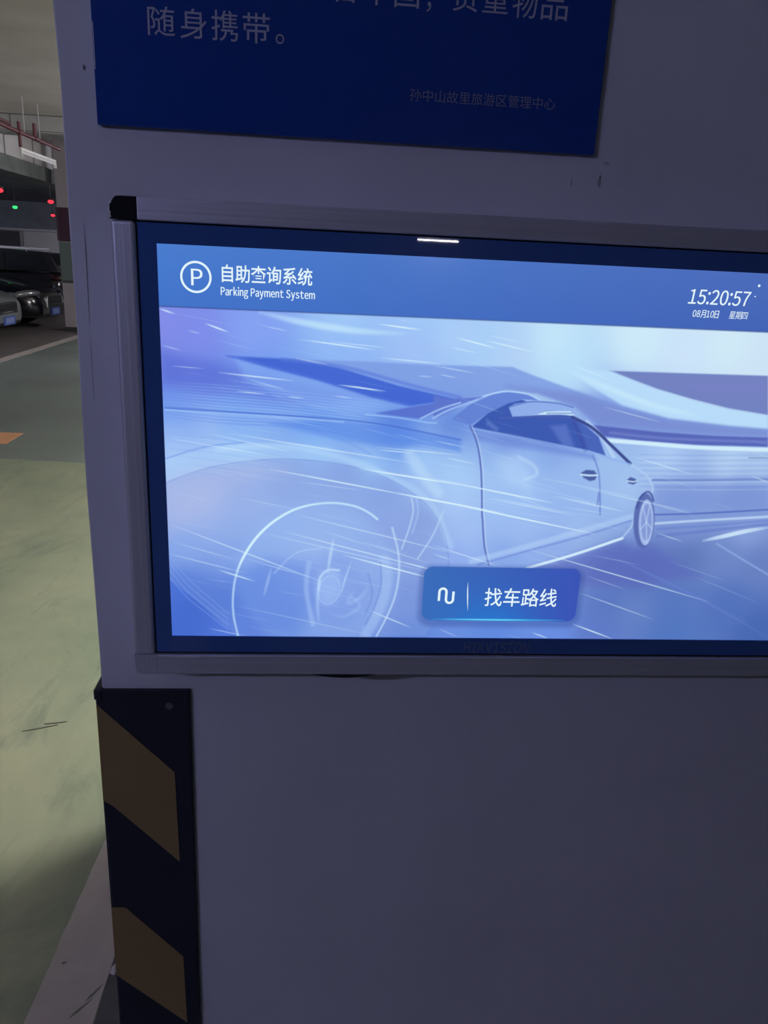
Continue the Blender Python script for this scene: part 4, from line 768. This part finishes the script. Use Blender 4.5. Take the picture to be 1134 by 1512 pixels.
# ---------------------------------------------------------------- cars
def ring_loft(bm, stations, section):
    rows = []
    for st in stations: rows.append([bm.verts.new(p) for p in section(*st)])
    n = len(rows[0])
    for a, b in zip(rows, rows[1:]):
        for k in range(n): bm.faces.new((a[k], a[(k+1) % n], b[(k+1) % n], b[k]))
    bm.faces.new(rows[0]); bm.faces.new(rows[-1][::-1]); return rows
def subdiv(o, lv=2):
    m = o.modifiers.new('smooth', 'SUBSURF'); m.levels = lv; m.render_levels = lv
    o.data.polygons.foreach_set('use_smooth', [True]*len(o.data.polygons)); return o
M_GLASS = mat('tinted_car_glass', (.012, .015, .02), .05, coat=.6); M_TYRE = mat('tyre_rubber', (.012, .012, .014), .8); M_RIM = mat('alloy_rim', (.45, .45, .48), .3, .8)
M_CHR = mat('chrome_trim', (.75, .75, .78), .12, 1.); M_LENS = mat('headlamp_lens', (.16, .165, .19), .15, .3, coat=1.); M_PL = mat('blue_number_plate', (.07, .13, .42), .45); M_PLW = mat('plate_white', (.5, .54, .75), .5)
M_TAIL = mat('tail_lamp_red', (.035, .006, .008), .15, coat=.8); M_GRL = mat('grille_black', (.008, .008, .01), .35)
def car(kind, paint, p, rz, label, plate_end='front'):
    """local +x points to the nose; origin at the ground below the nose"""
    root = tag(empty(kind, p, rz), label, 'car')
    suv = kind == 'parked_wagon'
    st = [(0, .26, .50, .60), (-.05, .22, .62, .74), (-.18, .20, .72, .84), (-.45, .19, .80, .90), (-1.0, .19, .90, .92), (-1.35, .20, .95, .93), (-2.3, .20, .97, .93), (-3.3, .20, 1.0, .93), (-4.0, .22, 1.02, .91)]
    st += [(-4.45, .26, 1.02, .88), (-4.6, .32, .95, .80), (-4.65, .36, .85, .7)] if suv else [(-4.35, .26, 1.02, .87), (-4.58, .32, .98, .80), (-4.66, .40, .88, .68)]
    def sec(x, zb_, zt_, hw):
        h = zt_-zb_; half = [(0, zb_), (.7*hw, zb_), (.95*hw, zb_+.10*h), (hw, zb_+.42*h), (.985*hw, zb_+.72*h), (.93*hw, zb_+.92*h), (.72*hw, zt_+.004), (.3*hw, zt_+.018)]
        pts = half+[(-a, b) for a, b in half[::-1] if a > 0]
        return [(x, a, b) for a, b in pts]
    bm = bmesh.new(); ring_loft(bm, st, sec); subdiv(build('body', bm, paint, root))
    # cabin: painted shell with proud glass panels
    zr = 1.47; zb2 = .96
    cb = [(-1.30, zb2, .80), (-2.05, zr-.03, .64), (-2.5, zr, .63), (-3.2, zr-.02, .62), (-4.30 if suv else -3.55, zr-.09, .60), (-4.58 if suv else -4.15, zb2+.02, .78)]
    bm = bmesh.new(); base_, top_ = [], []
    outline = [(c[0], c[1]) for c in cb]; hwid = [c[2] for c in cb]
    L = [bm.verts.new((x, h, z)) for (x, z), h in zip(outline, hwid)]; Rr = [bm.verts.new((x, -h, z)) for (x, z), h in zip(outline, hwid)]
    bm.faces.new(L); bm.faces.new(Rr[::-1])
    for i in range(len(L)): j = (i+1) % len(L); bm.faces.new((L[i], Rr[i], Rr[j], L[j]))
    bmesh.ops.bevel(bm, geom=bm.edges[:], offset=.05, segments=3, affect='EDGES', profile=.6)
    build('cabin', bm, paint, root, True)
    def quad(name, pts, m, off, par=root):
        v = [Vector(q) for q in pts]; c = sum(v, Vector())/len(v); n = (v[1]-v[0]).cross(v[2]-v[0]).normalized()
        if n.dot(c-Vector((-2.8, 0, 1.1))) < 0: n = -n
        bm = bmesh.new(); a = [bm.verts.new(q+n*off) for q in v]; b = [bm.verts.new(q-n*.01) for q in v]; k = len(v)
        bm.faces.new(a); bm.faces.new(b[::-1])
        for i in range(k): bm.faces.new((a[i], b[i], b[(i+1) % k], a[(i+1) % k]))
        return build(name, bm, m, par)
    def lerp3(i, t): a, b = cb[i], cb[i+1]; return tuple(a[k]+(b[k]-a[k])*t for k in range(3))
    def cross(i, t, s, f): x, z, h = lerp3(i, t); return (x, s*h*f, z)
    quad('windscreen', [cross(0, .08, 1, .92), cross(0, .08, -1, .92), cross(0, .93, -1, .90), cross(0, .93, 1, .90)], M_GLASS, .004)
    quad('rear_window', [cross(4, .12, 1, .88), cross(4, .12, -1, .88), cross(4, .85 if not suv else .75, -1, .88), cross(4, .85 if not suv else .75, 1, .88)], M_GLASS, .004)
    for s in (1, -1):
        def sd(x, z):                                       # a point on the cabin side at x, z
            f = (z-zb2)/(zr-zb2); return (x, s*(.80-.165*f), z)
        zt2 = zr-.11; xe = -4.36 if suv else -3.75; xt = -4.18 if suv else -3.45
        quad('side_window', [sd(-1.62, zb2+.045), sd(-2.62, zb2+.045), sd(-2.62, zt2), sd(-2.15, zt2)], M_GLASS, .006)
        quad('side_window', [sd(-2.72, zb2+.045), sd(-3.45, zb2+.045), sd(-3.40, zt2-.005), sd(-2.72, zt2)], M_GLASS, .006)
        quad('quarter_window', [sd(-3.53, zb2+.045), sd(xe, zb2+.06), sd(xt if suv else -3.6, zt2-.06 if suv else zb2+.16), sd(-3.48, zt2-.01)], M_GLASS, .006)
        b = bx(bmesh.new(), -xe*-1, -1.6, s*.795-.008, s*.795+.012, zb2+.02, zb2+.038); build('window_trim', b, M_CHR, root)
        if suv:
            b = bmesh.new(); tube(b, (-1.95, s*.60, 1.475), (-3.92, s*.60, 1.447), .024, 10)
            for x in (-2.1, -3.05, -3.85): tube(b, (x, s*.59, 1.38), (x, s*.60, 1.45), .014, 8)
            build('roof_rail', b, mat('satin_rail', (.62, .6, .68), .4), root)
        # lamps
        b = bmesh.new(); bmesh.ops.create_uvsphere(b, u_segments=18, v_segments=10, radius=1)
        bmesh.ops.transform(b, matrix=Matrix.Translation((-.25, s*.755, .655)) @ Matrix.Rotation(-s*.62, 4, 'Z') @ Matrix.Rotation(-.10, 4, 'Y') @ Matrix.Diagonal((.25, .06, .07, 1)), verts=b.verts)
        hl = build('headlamp', b, M_LENS, root, True)
        for q in ((-.17, .715), (-.29, .80)):
            b = bmesh.new(); bmesh.ops.create_uvsphere(b, u_segments=12, v_segments=8, radius=.042); bmesh.ops.transform(b, matrix=Matrix.Translation((q[0], s*q[1], .66)), verts=b.verts); build('projector', b, mat('projector_glass', (.75, .77, .8), .2), hl, True)
        b = bmesh.new(); bmesh.ops.create_uvsphere(b, u_segments=12, v_segments=8, radius=1); bmesh.ops.transform(b, matrix=Matrix.Translation((-.10, s*.64, .36)) @ Matrix.Diagonal((.05, .075, .05, 1)), verts=b.verts); build('fog_lamp', b, M_CHR, root, True)
        b = bmesh.new(); bmesh.ops.create_uvsphere(b, u_segments=16, v_segments=8, radius=1); bmesh.ops.transform(b, matrix=Matrix.Translation((-4.46, s*.74, .86)) @ Matrix.Diagonal((.16, .12, .08, 1)), verts=b.verts); build('tail_lamp', b, M_TAIL, root, True)
        # mirror
        b = bmesh.new(); bmesh.ops.create_uvsphere(b, u_segments=14, v_segments=8, radius=1); bmesh.ops.transform(b, matrix=Matrix.Translation((-1.72, s*.96, 1.05)) @ Matrix.Diagonal((.07, .12, .075, 1)), verts=b.verts)
        mo = build('door_mirror', b, paint, root, True); b = tube(bmesh.new(), (-1.74, s*.80, .99), (-1.72, s*.92, 1.02), .022, 8); build('mirror_arm', b, M_BLK, mo)
        for x in (-2.55, -3.4): b = bx(bmesh.new(), x-.09, x+.09, s*.925-.012, s*.925+.018, .80, .83, .008); build('door_handle', b, M_CHR, root)
        # wheels
        for x in (-.88, -3.62):
            wl = empty('wheel', (x, s*.83, .33)); wl.parent = root
            b = bmesh.new(); prof = [(.20, -.09), (.29, -.105), (.325, -.08), (.33, 0), (.325, .08), (.29, .105), (.20, .09)]; N = 28
            vv = [[b.verts.new((r*math.cos(2*math.pi*k/N), y_, r*math.sin(2*math.pi*k/N))) for r, y_ in prof] for k in range(N)]
            for k in range(N):
                for j in range(len(prof)): b.faces.new((vv[k][j], vv[k][(j+1) % len(prof)], vv[(k+1) % N][(j+1) % len(prof)], vv[(k+1) % N][j]))
            build('tyre', b, M_TYRE, wl, True)
            b = bmesh.new(); tube(b, (0, s*.03, 0), (0, s*.095, 0), .06, 12)
            for k in range(5):
                a = 2*math.pi*k/5; q = Vector((math.cos(a), 0, math.sin(a))); t = Vector((-math.sin(a), 0, math.cos(a)))
                v8 = [b.verts.new(q*rr_+t*ww+Vector((0, s*yy, 0))) for rr_, ww in ((.04, -.03), (.04, .03), (.205, .042), (.205, -.042)) for yy in (.06, .09)]
                for f in ((0, 2, 4, 6), (1, 3, 5, 7), (0, 1, 3, 2), (4, 5, 7, 6), (2, 3, 5, 4), (0, 1, 7, 6)): b.faces.new([v8[i] for i in f])
            build('rim', b, M_RIM, wl)
            b = bmesh.new(); tube(b, (0, -.02, 0), (0, .02, 0), .205, 20); build('brake_disc', b, M_GRL, wl)
            b = bmesh.new(); N = 16; r0, r1 = .345, .385
            vs2 = [[b.verts.new((r*math.cos(math.pi*k/N), s*yy, r*math.sin(math.pi*k/N))) for r, yy in ((r0, .0), (r1, .0), (r1, .105), (r0, .105))] for k in range(N+1)]
            for k in range(N):
                for j in range(4): b.faces.new((vs2[k][j], vs2[k][(j+1) % 4], vs2[k+1][(j+1) % 4], vs2[k+1][j]))
            b.faces.new(vs2[0]); b.faces.new(vs2[-1]); build('arch_liner', b, M_GRL, wl, True)
    # nose
    gr = empty('grille', (0, 0, 0)); gr.parent = root
    build('grille_panel', bx(bmesh.new(), -.12, -.005, -.40, .40, .40, .60, .02), M_GRL, gr)
    for i in range(4): build('grille_bar', bx(bmesh.new(), -.03, .004, -.40, .40, .425+i*.045, .437+i*.045), M_BLK, gr)
    for s in (-1, 1): build('grille_trim', bx(bmesh.new(), -.05, .006, s*.41-.012, s*.41+.012, .40, .60, .004), M_CHR, gr)
    build('air_intake', bx(bmesh.new(), -.12, -.01, -.50, .50, .235, .30, .015), M_GRL, root)
    xs_, zc_ = (.012, .315 if not suv else .34) if plate_end == 'front' else (-4.67, .62)
    pl = build('number_plate', bx(bmesh.new(), xs_-.03, xs_+.008, -.22, .22, zc_-.07, zc_+.07, .004), M_PL, root)
    xf = xs_+.009 if plate_end == 'front' else xs_-.032
    for i in range(5): build('plate_mark', bx(bmesh.new(), xf-.001, xf+.001, -.17+i*.07, -.145+i*.07, zc_-.04, zc_+.04), M_PLW, pl)
    return root
P_BLK = mat('black_car_paint', (.003, .004, .009), .2, coat=1.); P_SIL = mat('silver_car_paint', (.24, .27, .275), .28, .35, coat=1.); P_DRK = mat('dark_grey_car_paint', (.022, .022, .028), .2, coat=1.)
car('parked_sedan', P_SIL, (-5.0, 12.90, .003), 0, 'silver car parked nose out beside the black sedan')
car('parked_sedan', P_BLK, (-5.05, 15.40, .003), 0, 'black sedan parked nose out with a blue number plate')
car('parked_wagon', P_DRK, (-10.0, 17.85, .003), math.pi, 'dark wagon with pale roof rails parked tail out behind the black sedan', 'rear')
